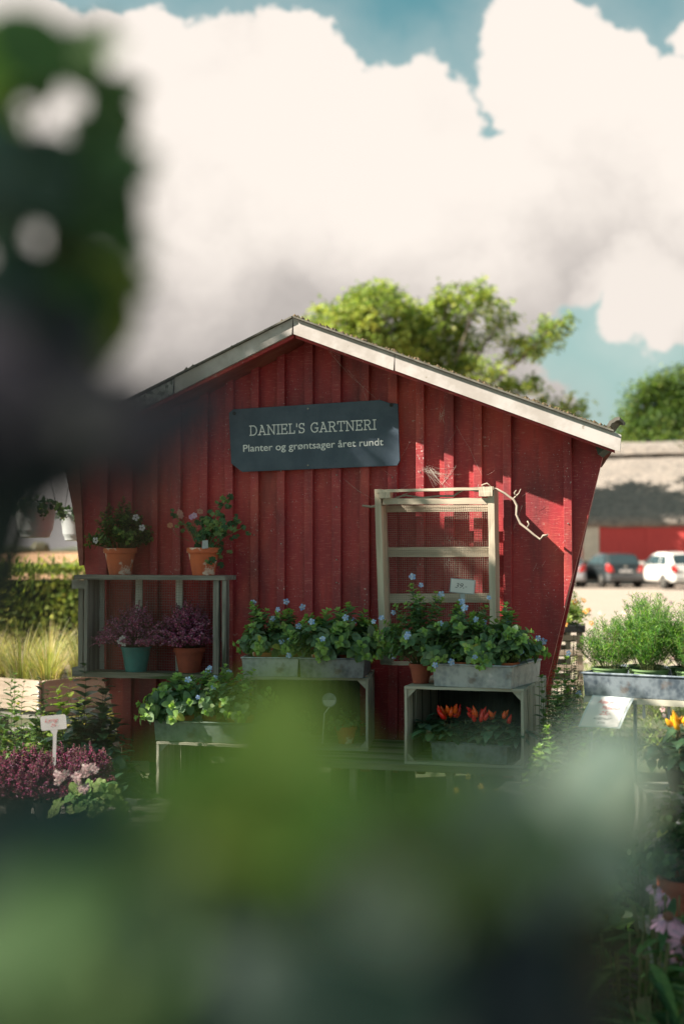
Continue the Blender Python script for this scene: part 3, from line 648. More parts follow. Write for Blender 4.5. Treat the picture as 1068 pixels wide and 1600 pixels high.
def heather(t, seed, z0, n, height, spread, cols, size=.0062, side=None, base_r=.03, lean=1.0, wood='woodstem'):
    r = random.Random(seed); fl = MB(); st = MB()
    for pts in stems_of(r, n, z0, height, spread*lean, .25, base_r, side):
        st.tube(pts, .0014, 3); k = int(24*height/.2)
        for i in range(k):
            t_ = .25+.75*i/k; p, d = path_at(pts, t_); 
            for q in range(3):
                a = V((g(r, -1, 1), g(r, -1, 1), g(r, -.4, 1))).normalized(); s = size*g(r, .6, 1.2)*(1.15-.6*t_*(t_ > .8)); c = p+a*s*1.4
                u = a.orthogonal().normalized()*s*.6; v_ = a.cross(u).normalized()*s*.6; col = vary(r, r.choice(cols), .35)
                fl.add([c-a*s*.6, c+u, c+v_, c-u, c-v_, c+a*s], [(0,2,1),(0,3,2),(0,4,3),(0,1,4),(5,1,2),(5,2,3),(5,3,4),(5,4,1)], col)
    fl.build('blooms', MT['heather'], t); st.build('stems', MT[wood], t)
HPL = [(.40, .08, .20), (.52, .14, .28), (.26, .06, .13), (.60, .28, .40), (.14, .08, .06)]
p = toW(V((W(212, 1055, .17).x, -.165, botz+.0005))); t = thing('potted_heather', 'purple heather in a teal plastic pot inside the netted crate', 'plant', p); add_pot(t, 'plastic', .072, .118, MT['teal'])
heather(t, 31, .10, 95, .25, .19, HPL, side=(-.12, 0))
for x, z in ((-.045, .165), (-.058, .15), (-.04, .14)):
    flower5((x, -.13, z), (0, -1, .1), .014, [(.72, .66, .66)], random.Random(3)).build('flower', MT['petal'], t)
p = toW(V((W(294, 1055, .15).x, -.135, botz+.0005))); t = thing('potted_heather', 'purple heather in a terracotta pot inside the netted crate, right of the teal pot', 'plant', p); add_pot(t, 'terra', .075, .118, MT['terra2'])
heather(t, 32, .10, 95, .25, .17, HPL, side=(-.1, 0))
# ------------------------------------------------------------------ wall-mounted netted frame
f0 = W(682, 1035, .09); fr = wthing('wall_rack', 'pale wooden frame with fine wire netting hung on the right of the red wall', 'rack', f0)
FF = .165
def fb(name, mat, a, b, off, wd, th, side=(0, 1, 0)):       # board between two photo points at a given distance out
    mb = MB(); mb.beam(W(*a, off), W(*b, off), wd, th, side, rw, .0010, 10); return mb.build(name, mat, fr)
fb('stile', MT['palewood'], (594, 765), (603, 1036), FF-.055, .11, .029)
fb('stile', MT['palewood'], (769.5, 764), (773, 1000), FF-.055, .11, .028)
fb('top_rail', MT['palewood'], (588.5, 767.5), (771, 763), FF+.003, .022, .013)
fb('rail', MT['palewood'], (599, 783.5), (764, 783), FF-.02, .035, .028)
fb('corner_block', MT['palewood'], (594, 773), (611, 772.5), FF-.014, .055, .036)
fb('corner_block', MT['palewood'], (749, 768.5), (770, 768), FF-.012, .055, .042)
fb('corner_block', MT['mosswood'], (597, 1029), (613, 1030), FF-.01, .05, .05)
fb('bottom_rail', MT['palewood'], (612, 1036), (768, 1038), FF-.04, .06, .014)
for y, h in ((795, .030), (863, .045), (935, .042)):
    fb('slat', MT['palewood'], (601, y), (768, y-1), FF-.100, .011, h)
mb = MB(); a = W(602, 1030, FF-.085); b = W(768, 784, FF-.085); netting(mb, (a.x, a.z), (b.x, b.z), a.y, .0098, .00065); mb.build('wire_netting', MT['wirebright'], fr)
# bleached branch laid through the frame
br = wthing('driftwood_branch', 'bleached crooked branch threaded through the top of the netted frame', 'branch', W(700, 775, .15))
bp = [((566, 790), .12), ((580, 792), .125), ((600, 788), .13), ((620, 777), .14), ((634, 774), .15), ((660, 778), .152), ((684, 775), .152), ((708, 775), .152), ((718, 768), .152), ((727, 764), .152), ((745, 767), .15), ((758, 764), .15), ((775, 764), .15), ((788, 771), .15), ((802, 781), .155), ((807, 790), .16), ((806, 804), .165), ((812, 818), .17), ((822, 826), .175), ((834, 836), .18), ((843, 843), .185), ((848, 837), .19), ((855, 836), .19)]
mb = MB(); mb.tube([W(*a, o_) for a, o_ in bp], [.005, .006, .0065, .005, .004]+[.005]*8+[.0055, .005, .006, .005, .0055, .0048, .0048, .0045, .0055, .0045, .003], 8); mb.build('main_limb', MT['branch'], br, smooth=True)
for tw in (((801, 780), (806, 775), (810, 771), (813, 764)), ((604, 789), (618, 780), (630, 773), (640, 769)), ((806, 776), (803, 770), (806, 766)), ((822, 826), (826, 819), (823, 814)), ((757, 762), (752, 758), (760, 755), (768, 761))):
    mb = MB(); mb.tube([W(*a, .155) for a in tw], [.0045, .004, .003, .002][:len(tw)], 6); mb.build('twig', MT['branch'], br, smooth=True)
# cobwebs
def web(label, lines, off=.035):
    t = wthing('cobweb', label, 'cobweb', W(*lines[0][0], off)); mb = MB()
    for a, b in lines:
        p, q = W(*a, off), W(*b, off); m = p.lerp(q, .5)+V((0, .0, -(p-q).length*.04)); mb.tube([p, m, q], .0003, 3)
    mb.build('threads', MT['web'], t)
rr_ = random.Random(6)
web('tangled cobweb between battens just above the netted frame', [((668+rr_.uniform(-10, 6), 731+rr_.uniform(-4, 6)), (690+rr_.uniform(-16, 14), 745+rr_.uniform(-12, 18))) for _ in range(30)]+[((690, 757), (675, 736)), ((690, 757), (698, 736)), ((690, 757), (706, 733)), ((690, 757), (712, 728)), ((664, 732), (712, 730))])
web('long slack cobweb threads from the soffit down to the top of the sign', [((508, 541), (528, 566)), ((528, 566), (566, 604)), ((566, 604), (592, 688)), ((508, 543), (540, 560)), ((512, 543), (534, 574)), ((540, 575), (586, 622))])
web('small cobweb knot on the board right of the sign', [((690+rr_.uniform(-4, 4), 640+rr_.uniform(-10, 12)), (690+rr_.uniform(-5, 5), 650+rr_.uniform(-12, 14))) for _ in range(16)])
web('cobweb strands slanting across the boards below the sign', [((536, 748), (582, 780)), ((582, 780), (640, 757)), ((540, 750), (566, 772)), ((625, 716), (640, 690)), ((600, 735), (614, 745)), ((656, 735), (720, 741)), ((712, 665), (733, 700)), ((733, 700), (752, 742))])
web('loose cobweb wisps on the boards right of the frame', [((815, 790), (800, 830)), ((832, 892), (838, 880)), ((846, 885), (851, 876)), ((815, 775), (826, 768)), ((700, 690), (712, 672)), ((760, 742), (772, 735)), ((736, 624), (742, 608)), ((866, 861), (880, 846))])
# ------------------------------------------------------------------ crates, shelf
ZT = .795                                                   # crate tops
ZS = .478                                                   # shelf board top
def crate(name, label, x0, x1, yf, yb, z0, z1, wood='cratewood', turn=0, group=None):
    t = wthing(name, label, 'crate', (x0, yf, z0), group); t.rotation_euler[2] += R(turn); k = .011
    n = 4; wdt = (yb-yf)/n
    for i in range(n):
        mb = MB(); board(mb, x0, x1, yf+i*wdt+.002, yf+(i+1)*wdt-.002, z1-k, z1, n=8); mb.build('top_slat', MT[wood], t)
        mb = MB(); board(mb, x0, x1, yf+i*wdt+.002, yf+(i+1)*wdt-.002, z0, z0+k, n=8); mb.build('bottom_slat', MT[wood], t)
    for xx in (x0, x1-k):
        for i in range(n):
            mb = MB(); board(mb, xx, xx+k, yf+i*wdt+.003, yf+(i+1)*wdt-.003, z0+k+.0005, z1-k-.0005, n=6); mb.build('side_slat', MT[wood], t)
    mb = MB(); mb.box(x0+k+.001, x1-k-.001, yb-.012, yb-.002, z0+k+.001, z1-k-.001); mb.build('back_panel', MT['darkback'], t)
    for xx, s in ((x0+k+.0005, 1), (x1-k-.0005, -1)):
        mb = MB(); mb.prism([(xx, yf+.012, z1-k-.001), (xx+s*.036, yf+.012, z1-k-.001), (xx, yf+.012, z1-k-.038)], (0, .012, 0)); mb.build('corner_brace', MT[wood], t)
        mb = MB(); mb.prism([(xx, yf+.012, z0+k+.001), (xx+s*.03, yf+.012, z0+k+.001), (xx, yf+.012, z0+k+.03)], (0, .012, 0)); mb.build('corner_brace', MT[wood], t)
    return t
offA, offB, offD = .55, .76, .80
aL = Wz(377, ZT, offA).x; aR = Wz(566, ZT, offA).x
crate('wooden_crate', 'open wooden crate carrying two tin trays, in the middle of the shed front', aL, aR+.006, -offA, -.10, ZS+.0005, ZT, turn=11)
bL = Wz(631, ZT, offB).x; bR = Wz(817, ZT, offB).x
crate('wooden_crate', 'open wooden crate with pepper plants inside and a pale tin tray on top', bL, bR, -offB, -.10, ZS+.0005, ZT)
sh = wthing('plank_shelf', 'mossy plank shelf running under the two upper crates', 'shelf', (aR, -.4, 0))
for i, (y0, y1) in enumerate(((-.78, -.60), (-.595, -.42), (-.415, -.24), (-.235, -.05))):
    mb = MB(); board(mb, aL-.05, bR+.10, y0, y1, ZS-.026, ZS, n=16); mb.build('plank', MT['mosswood'], sh)
for px in (388, 552, 703, 808):
    x = Wz(px, .40, .72).x
    for y in (-.72, -.12):
        mb = MB(); board(mb, x-.014, x+.014, y-.014, y+.014, 0, ZS-.0265, n=4); mb.build('leg', MT['cratewood'], sh)
# lower crate right, front: edge seen at (787,1205)
x0 = Wz(787, .45, .86).x; crate('wooden_crate', 'low wooden crate on the ground right below the pepper crate', x0, x0+.34, -1.05, -.80, .0, .435)
# left stand carrying the green tray
zD = .535; dL = Wz(244, zD, offD).x; dR = Wz(430, zD, offD).x
crate('wooden_crate', 'upper open crate of the stand with a green grey tray, left of centre', dL, dR, -offD, -.30, .245, zD)
crate('wooden_crate', 'bottom open crate of the stand with a green grey tray, left of centre', dL+.004, dR+.006, -offD-.006, -.30, 0, .244)
# ------------------------------------------------------------------ trays
def tray(label, p, rotz, wd, dp, h, mat, group='tin trays'):
    t = thing('tin_tray', label, 'tray', p, rotz, group); k = .004; fl = .006; mb = MB()
    # p is the front-left bottom corner; x right, y back; walls lean out a little
    def ring(z, e): return [(-e, -e, z), (wd+e, -e, z), (wd+e, dp+e, z), (-e, dp+e, z)]
    vs = ring(0, 0)+ring(h, fl)+ring(h, fl-k)+ring(k, -k)
    fs = [(3,2,1,0), (12,13,14,15)]
    for a in (0, 4, 8):
        for i in range(4): fs.append((a+i, a+(i+1) % 4, a+4+(i+1) % 4, a+4+i))
    mb.add(vs, fs); mb.build('basin', MT[mat], t, bevel=.0015)
    mb = MB(); r4 = ring(h, fl+.001)
    for i in range(4): mb.tube([r4[i], r4[(i+1) % 4]], .0042, 8)
    mb.build('rolled_rim', MT[mat], t, smooth=True); return t
def rz(deg): return -R(deg)
T1p = toW(Wz(380, ZT, .53)); T1p.z = ZT+.001
tray('pale galvanised tray on the middle crate, left of the dark one', T1p, rz(6), .240, .38, .082, 'galv')
T2p = toW(Wz(470, ZT, .525)); T2p.z = ZT+.001
tray('dark stained zinc tray on the middle crate', T2p, rz(6), .272, .38, .084, 'zinc')
T3p = toW(Wz(678, ZT, .735)); T3p.z = ZT+.001
tray('pale grey tin tray on the right crate, above the peppers', T3p, rz(24), .325, .40, .090, 'galv')
T4p = toW(Wz(675, ZS, .70)); T4p.z = ZS+.0125
tray('dark mottled tin tray of pepper plants inside the right crate', T4p, rz(26), .32, .17, .075, 'zincblue')
T5p = toW(Wz(243, zD, .78)); T5p.z = zD+.001
tray('green grey tin tray on the left stand, half hidden by blurred leaves', T5p, rz(16), .44, .36, .085, 'tingreen')
def in_tray(tp, deg, a, b): return V(tp)+Matrix.Rotation(rz(deg), 3, 'Z')@V((a, b, .005))
# blue-flowered plants
bm = dict(rt=.060, h=.092)
blue_plant('trailing blue flowered plant in a worn terracotta pot, pale tray of the middle crate', in_tray(T1p, 6, .075, .16), 41, **bm, height=.26, spread=.17, n=28, fl=6)
blue_plant('leafy blue flowered plant at the right end of the pale tray on the middle crate', in_tray(T1p, 6, .17, .20), 42, **bm, height=.22, spread=.14, n=24, fl=2)
blue_plant('bushy blue flowered plant in terracotta at the left of the dark zinc tray', in_tray(T2p, 6, .095, .085), 43, **bm, height=.24, spread=.16, n=30, fl=8)
blue_plant('bushy blue flowered plant in terracotta at the right of the dark zinc tray', in_tray(T2p, 6, .21, .13), 44, **bm, height=.24, spread=.17, n=34, fl=4)
p = toW(Wz(657, ZT, .62)); p.z = ZT+.001
blue_plant('tall blue flowered plant in a small dark terracotta pot beside the right pale tray', p, 45, rt=.050, h=.082, height=.36, spread=.19, n=44, fl=14, mat='terra2')
blue_plant('blue flowered plant at the foot of the price sign in the right pale tray', in_tray(T3p, 24, .10, .10), 46, **bm, height=.28, spread=.18, n=38, fl=8)
blue_plant('blue flowered plant in the middle of the right pale tray', in_tray(T3p, 24, .16, .22), 48, **bm, height=.25, spread=.16, n=28, fl=5)
blue_plant('blue flowered plant in terracotta at the right end of the right pale tray', in_tray(T3p, 24, .26, .13), 47, **bm, height=.25, spread=.16, n=34, fl=9)
blue_plant('blue flowered plant in a cream rimmed terracotta pot in the green grey tray', in_tray(T5p, 16, .075, .08), 49, rt=.066, h=.10, height=.20, spread=.155, n=28, fl=3)
blue_plant('blue flowered plant behind blurred leaves in the middle of the green grey tray', in_tray(T5p, 16, .22, .14), 50, rt=.062, h=.10, height=.26, spread=.18, n=28, fl=5)
blue_plant('blue flowered plant behind blurred leaves at the right of the green grey tray', in_tray(T5p, 16, .34, .12), 51, rt=.062, h=.10, height=.24, spread=.16, n=22, fl=3)
# price sign "39,-"
def price_sign():
    p = place_w(722, 916, .50); base = V((p.x, p.y, ZT+.01)); t = thing('price_sign', 'small white card holder reading 39,- on a grey stick among the blue flowered plants', 'sign', base, R(-10))
    zz = p.z-base.z; mb = MB(); mb.beam((0, 0, 0), (0, 0, zz-.032), .020, .004, (1, 0, 0)); mb.build('stick', MT['galv'], t)
    def q(x, z, y=0): c, s = math.cos(R(-5)), math.sin(R(-5)); return V((x*c-z*s, y, zz+x*s+z*c))
    mb = MB(); mb.prism([q(-.053, -.031), q(.053, -.031), q(.053, .031), q(-.053, .031)], (0, -.005, 0)); mb.build('holder', MT['galv'], t, bevel=.001)
    mb = MB(); mb.prism([q(-.049, -.027, -.0055), q(.049, -.027, -.0055), q(.049, .028, -.0055), q(-.049, .028, -.0055)], (0, -.0008, 0)); mb.build('card', MT['card'], t)
    mb = MB(); put_text(mb, '39,-', q(-.03, -.008, -.0068), q(1, 0)-q(0, 0), q(0, 1)-q(0, 0), width=.05, height=.020, shear=.25, offset=-.008); mb.build('price', MT['blackink'], t)
price_sign()
# peppers
def pepper_plant(label, loc, seed, cols, n=22, fm='fruit', ll=.085, height=.10, spread=.10, nf=7):
    t = thing('pepper_plant', label, 'plant', loc, 0, 'ornamental pepper plants'); r = random.Random(seed); lf = MB(); st = MB()
    add_pot(t, 'plastic', .05, .075, MT['darkpot'])
    for pts in stems_of(r, n, .07, height, spread, .2, .015):
        st.tube(pts, [.003]*7, 4)
        for i in range(5):
            tt_ = .35+.65*i/4; p, d = path_at(pts, min(tt_, .99)); a = g(r, 0, 6.3); e = V((math.cos(a), math.sin(a)-.45, g(r, -.1, .6)))
            lf.leaf(p, e, (0, 0, 1), ll*g(r, .6, 1.1), ll*.45*g(r, .8, 1.1), g(r, .2, .6), .2, vary(r, r.choice(cols)))
    lf.build('foliage', MT['shiny'], t, smooth=True); st.build('stems', MT['stem'], t)
    for i in range(int(nf*1.5)):
        a = 2.4*i; c = V((math.cos(a)*g(r, .005, .05), math.sin(a)*.025-.02, .07+height*g(r, .80, 1.12))); d = V((math.cos(a)*g(r, .2, .9), g(r, -.6, .1), g(r, .5, 1))).normalized(); L_ = g(r, .028, .055)
        mb = MB(); mb.tube([c+d*L_*k for k in (0, .15, .45, .75, 1)], [.005, .0095, .0095, .0055, .0006], 8); mb.build('fruit', MT[fm if i % 4 or fm == 'fruity' else ('fruito' if fm == 'fruit' else 'fruit')], t, smooth=True)
    return t
DK = [(.05, .12, .075), (.07, .155, .09), (.04, .095, .065), (.09, .18, .10)]
pepper_plant('pepper plant with orange red fruits at the left of the crate', in_tray(T4p, 26, .045, .07), 61, DK, height=.105, spread=.13, fm='fruito', nf=9)
pepper_plant('pepper plant with bright red fruits in the middle of the crate', in_tray(T4p, 26, .17, .085), 62, DK, height=.105, spread=.12, nf=9)
pepper_plant('pepper plant with few dull orange fruits at the right of the crate', in_tray(T4p, 26, .275, .08), 63, DK, height=.10, spread=.11, fm='fruito', nf=3)
# ------------------------------------------------------------------ right table with the long zinc tray
ZR = .785
q0 = PZ(911, 1087, ZR); RTdeg = 30
tb = thing('display_table', 'narrow table edge and thin legs under the long zinc tray at right', 'table', (q0.x, q0.y, 0), rz(RTdeg)); 
mb = MB(); mb.beam((0, .30, ZR-.012), (1.3, .30, ZR-.012), .60, .022, (0, 1, 0)); mb.build('table_top', MT['cratewood'], tb)
for x in (.02, .42, 1.2):
    for y in (.02, .56):
        mb = MB(); mb.tube([(x, y, 0), (x, y, ZR-.0235)], .008, 8); mb.build('leg', MT['galv'], tb)
mb = MB(); mb.beam((.02, .02, .33), (1.2, .02, .33), .01, .02, (0, 1, 0)); mb.build('cross_bar', MT['galv'], tb)
TRp = V((q0.x, q0.y, ZR+.0005)) + Matrix.Rotation(rz(RTdeg), 3, 'Z')@V((0, .01, 0))
tray('long blue grey zinc tray of feathery plants on the right table', TRp, rz(RTdeg), 1.15, .42, .088, 'zincblue')
def fern(label, loc, seed, h=.30, sp=.10, n=66, cols=None):
    t = thing('asparagus_fern', label, 'plant', loc, 0, 'feathery plants in sage green pots'); r = random.Random(seed); add_pot(t, 'plastic', .072, .10, MT['greenpot'])
    lf = MB(); st = MB(); cols = cols or [(.11, .25, .045), (.07, .18, .045), (.19, .34, .06), (.05, .12, .04)]
    for pts in stems_of(r, n, .09, h, sp, .0, .04):
        st.tube(pts, .0011, 3); k = int(52*h/.3)
        for i in range(k):
            t_ = .12+.88*i/k; p, d = path_at(pts, min(t_, .99)); m = 1.25-abs(t_-.45)*1.3
            b = V((g(r, -1, 1), g(r, -1, 1), g(r, .1, 1.2))).normalized(); L_ = .030*m*g(r, .6, 1.2); e = p+b*L_; c = vary(r, r.choice(cols), .3)
            sd = b.orthogonal().normalized()*.0007; lf.add([p-sd, p+sd, e], [(0, 1, 2)], c)
            for j in range(5):
                q = p.lerp(e, (j+1)/5); f = (b+V((g(r, -1, 1), g(r, -1, 1), g(r, -.6, 1)))).normalized(); w_ = f.orthogonal().normalized()*.0009
                lf.add([q-w_, q+w_, q+f*g(r, .006, .013)], [(0, 1, 2)], c)
    lf.build('fronds', MT['needle'], t); st.build('stems', MT['stem'], t); return t
def in_r(a, b): return V((TRp.x, TRp.y, ZR+.006)) + Matrix.Rotation(rz(RTdeg), 3, 'Z')@V((a, b, 0))
for k, (a, b, h, sp, lab) in enumerate(((.075, .085, .20, .085, 'leftmost and lowest feathery fern in the long zinc tray'), (.235, .09, .28, .10, 'tall feathery fern in the long zinc tray, second in the front row'),
        (.405, .10, .27, .10, 'feathery fern in the long zinc tray, third in the front row'), (.56, .10, .27, .10, 'feathery fern cut by the edge of the picture in the long zinc tray'),
        (.16, .26, .31, .10, 'feathery fern in the back row of the long zinc tray, tallest tip'), (.33, .27, .25, .10, 'feathery fern in the back row of the long zinc tray, behind the gap'), (.50, .28, .31, .10, 'feathery fern in the back row of the long zinc tray, furthest right'))):
    fern(lab, in_r(a, b), 70+k, h*1.06, sp*1.1)
# curled price notice hanging off the table edge
def TPt(px, py, off):                                       # point above the plane of the table's front edge, OFF metres in front of it
    n_ = Matrix.Rotation(rz(RTdeg), 3, 'Z')@V((0, -1, 0)); r = ray(px, py); t = (off-(CAM-V((q0.x, q0.y, 0))).dot(n_))/r.dot(n_); return CAM+r*t
def notice():
    tl, tr = TPt(925, 1086, .006), TPt(990, 1091, .006); bl, br_ = TPt(902, 1135, .05), TPt(968, 1138, .05)
    t = thing('price_notice', 'curled laminated notice with red and black handwriting taped below the zinc tray', 'sign', (tl+tr)/2)
    mb = MB(); n = 10; O_ = V(t.location); nn = Matrix.Rotation(rz(RTdeg), 3, 'Z')@V((0, -1, 0))
    def q(u, v): return tl.lerp(tr, u).lerp(bl.lerp(br_, u), v)+nn*(.010*math.sin(v*math.pi))-O_
    def sheet_(u0, u1, v0, v1, lift):
        mb = MB(); mb.add([q(u0+(u1-u0)*i/6, v0+(v1-v0)*j/n)+nn*lift for j in range(n+1) for i in range(7)], [(j*7+i, j*7+i+1, j*7+i+8, j*7+i+7) for j in range(n) for i in range(6)]); return mb
    sheet_(0, 1, 0, 1, 0).build('sleeve', MT['sleeve'], t, smooth=True); sheet_(.05, .93, .03, .96, .0015).build('paper', MT['card'], t, smooth=True)
    def line(name, txt, u, v, w_, h_, mat):
        vs, fs = text_mesh(txt, 1.0, shear=.3, offset=-.005); x0 = min(a.x for a in vs); x1 = max(a.x for a in vs); mb = MB()
        mb.add([q(u+(a.x-x0)/(x1-x0)*w_, v-a.y*h_)+nn*.0025 for a in vs], fs); mb.build(name, MT[mat], t)
    line('red_writing', 'Asparges', .22, .22, .42, .17, 'redink'); line('red_writing', "'Plumosus'", .38, .40, .46, .15, 'redink'); line('red_writing', '25,-', .38, .58, .26, .17, 'redink')
    line('black_writing', 'ANBEFALET', .28, .74, .44, .11, 'blackink'); line('black_writing', 'STK', .42, .87, .2, .1, 'blackink')
notice()
for (x, y) in ((1004, 1103), (1043, 1104)):
    a = PZ(x, y-4, ZR-.02); t = thing('hanging_tag', 'pale plant tag hanging from the table edge %s' % ('nearer the notice' if x < 1020 else 'at the right, with a brown spot'), 'tag', a+V((0, -.01, 0)))
    mb = MB(); mb.prism([(-.005, 0, 0), (.005, 0, 0), (.007, 0, -.05), (0, 0, -.058), (-.005, 0, -.05)], (0, .001, 0)); mb.build('strip', MT['card'], t)
# yellow peppers at the right edge
pepper_plant('pepper plant with yellow fruits at the right edge under the table', tuple(P(1062, 1190, 4.85)-V((0, 0, .10))), 66, [(.05, .11, .06), (.07, .14, .07)], fm='fruity', nf=8, height=.16)
low = thing('wooden_crate', 'low wooden crate under the right table carrying the yellow pepper plant', 'crate', (P(1062, 1190, 4.85).x, 4.85, 0)); ztop = P(1062, 1190, 4.85).z-.101
mb = MB(); mb.box(-.12, .3, -.14, .2, ztop-.02, ztop); mb.build('top_board', MT['oldwood'], low)
for a in (-.12, .28):
    mb = MB(); mb.box(a, a+.02, -.14, .2, 0, ztop-.0205); mb.build('side_board', MT['oldwood'], low)
# ------------------------------------------------------------------ ground plants, generic builder
def ground_plant(name, label, cat, loc, seed, n, h, sp, ll, lw, cols, tip=None, mat='leaf', fl=0, fcols=None, fr=.012, group=None, **k):
    t = thing(name, label, cat, loc, 0, group); bushy(t, seed, n, 0, h, sp, ll, lw, cols, tip=tip, mat=mat, flowers=fl, fcols=fcols, fr=fr, **k); return t
def at(px, py, Y, drop=0): p = P(px, py, Y); return (p.x, p.y, 0)
HYD = [(.06, .14, .07), (.045, .11, .06), (.09, .18, .09), (.13, .22, .11)]
for k, (px, Y, h, sp, n, lab, cols) in enumerate((
    (140, 6.75, .80, .24, 40, 'broad leaved blue green shrub at the left foot of the shed', HYD),
    (172, 6.4, .60, .22, 38, 'dark broad leaved shrub right beside the shed corner', [(.035, .085, .05), (.025, .06, .04), (.06, .12, .06)]),
    (200, 6.0, .42, .22, 34, 'low dark leafy shrub under the shed corner', [(.025, .06, .03), (.04, .09, .04), (.07, .14, .05)]),
    (60, 6.8, .58, .26, 36, 'mixed green shrub behind the white label on its stake', [(.10, .20, .06), (.06, .13, .06), (.2, .3, .08)]),
    (10, 6.6, .62, .24, 30, 'yellow green shrub at the left edge below the planter', [(.2, .3, .08), (.12, .22, .07)]))):
    ground_plant('leafy_shrub', lab, 'shrub', at(px, 1100, Y), 80+k, n, h, sp, .095 if k < 3 else .06, .068 if k < 3 else .026, cols, mat='shiny' if k < 2 else 'leaf', group='leafy shrubs at the left foot of the shed', step=.06 if k < 3 else .04, base_r=.08, stemmat='woodstem')
ground_plant('leafy_shrub', 'sunlit yellow green big leaved shrub in front of the wooden planter', 'shrub', at(118, 1060, 7.4), 88, 14, .80, .22, .10, .05, [(.28, .38, .07), (.2, .3, .06)], group='leafy shrubs at the left foot of the shed', step=.07, base_r=.08, stemmat='woodstem')
for k, (px, Y, h) in enumerate(((25, 7.4, .78), (62, 7.2, .66), (-15, 7.3, .6))):
    ground_plant('leafy_shrub', 'dark green shrub filling the gap under the wooden planter, '+['tallest', 'below the corner hinge', 'at the left edge'][k], 'shrub', at(px, 1100, Y), 380+k, 36, h, .28, .07, .03, [(.05, .11, .04), (.09, .17, .05), (.16, .25, .07)], group='leafy shrubs at the left foot of the shed', step=.045, base_r=.1, stemmat='woodstem')
# heather bed left
HB = [(.28, .03, .12), (.38, .055, .16), (.17, .025, .08), (.32, .14, .22), (.10, .05, .04)]
rh = random.Random(14)
hs = [(-20, 5.3), (30, 5.25), (75, 5.2), (120, 5.35), (5, 5.6), (55, 5.65), (100, 5.7), (140, 5.6), (-30, 5.75)]
hw = ['at the left edge, front row', 'second from the left edge, front row', 'right at the foot of the white stake', 'front row, beside the pale pink pelargonium', 'back row near the left edge', 'back row just left of the white stake', 'back row just right of the white stake', 'back row against the dark shrub', 'back row, cut by the left edge']
bz = .36
bt = thing('plant_bench', 'low dark bench under the magenta heathers', 'bench', (-1.15, 5.4, 0))
for i in range(4):
    mb = MB(); mb.beam((-.55, -.28+.17*i, bz-.012), (.55, -.28+.17*i, bz-.012), .15, .022, (0, 1, 0)); mb.build('slat', MT['oldwood'], bt)
for a in (-.5, .5):
    for b in (-.25, .22):
        mb = MB(); mb.box(a-.025, a+.025, b-.025, b+.025, 0, bz-.0235); mb.build('leg', MT['oldwood'], bt)
for (px, Y), wt in zip(hs, hw):
    p = P(px, 1200, Y); t = thing('magenta_heather', 'upright magenta heather '+wt, 'plant', (p.x, Y, bz), 0, 'magenta heathers at lower left'); add_pot(t, 'plastic', .055, .08, MT['darkpot'])
    heather(t, 90+int(px), .07, 60, .175, .085, HB, .0055, base_r=.045)
# white T label
def tlabel():
    c = P(84, 1129, 5.32); base = V((c.x, c.y, bz+.08)); t = thing('plant_label', 'white T shaped plant stake with red handwriting in the magenta heather', 'label', base)
    zz = c.z-base.z
    def q(x, z, y=0): a = R(5); return V((x*math.cos(a)-z*math.sin(a), y, zz+x*math.sin(a)+z*math.cos(a)))
    mb = MB(); r_ = .007; pts = []
    for cx, cz, a0 in ((.041, .020, 0), (-.041, .020, 90), (-.041, -.020, 180), (.041, -.020, 270)):
        for k in range(4): a = R(a0+30*k); pts.append(q(cx+r_*math.cos(a), cz+r_*math.sin(a)))
    mb.prism(pts, (0, .002, 0)); mb.build('plate', MT['card'], t)
    mb = MB(); mb.prism([q(-.016, -.0265), q(.014, -.0265), q(.008, -.045), V((.006, 0, -.02)), V((-.004, 0, -.02)), q(-.006, -.045)], (0, .002, 0)); mb.build('stake', MT['card'], t)
    mb = MB(); put_text(mb, 'Lyng', q(-.032, .004, -.0008), q(1, 0)-q(0, 0), q(0, 1)-q(0, 0), width=.05, height=.013, shear=.3, offset=-.006)
    put_text(mb, '25,-', q(-.012, -.014, -.0008), q(1, 0)-q(0, 0), q(0, 1)-q(0, 0), width=.028, height=.010, shear=.3, offset=-.006); mb.build('handwriting', MT['redink'], t)
tlabel()
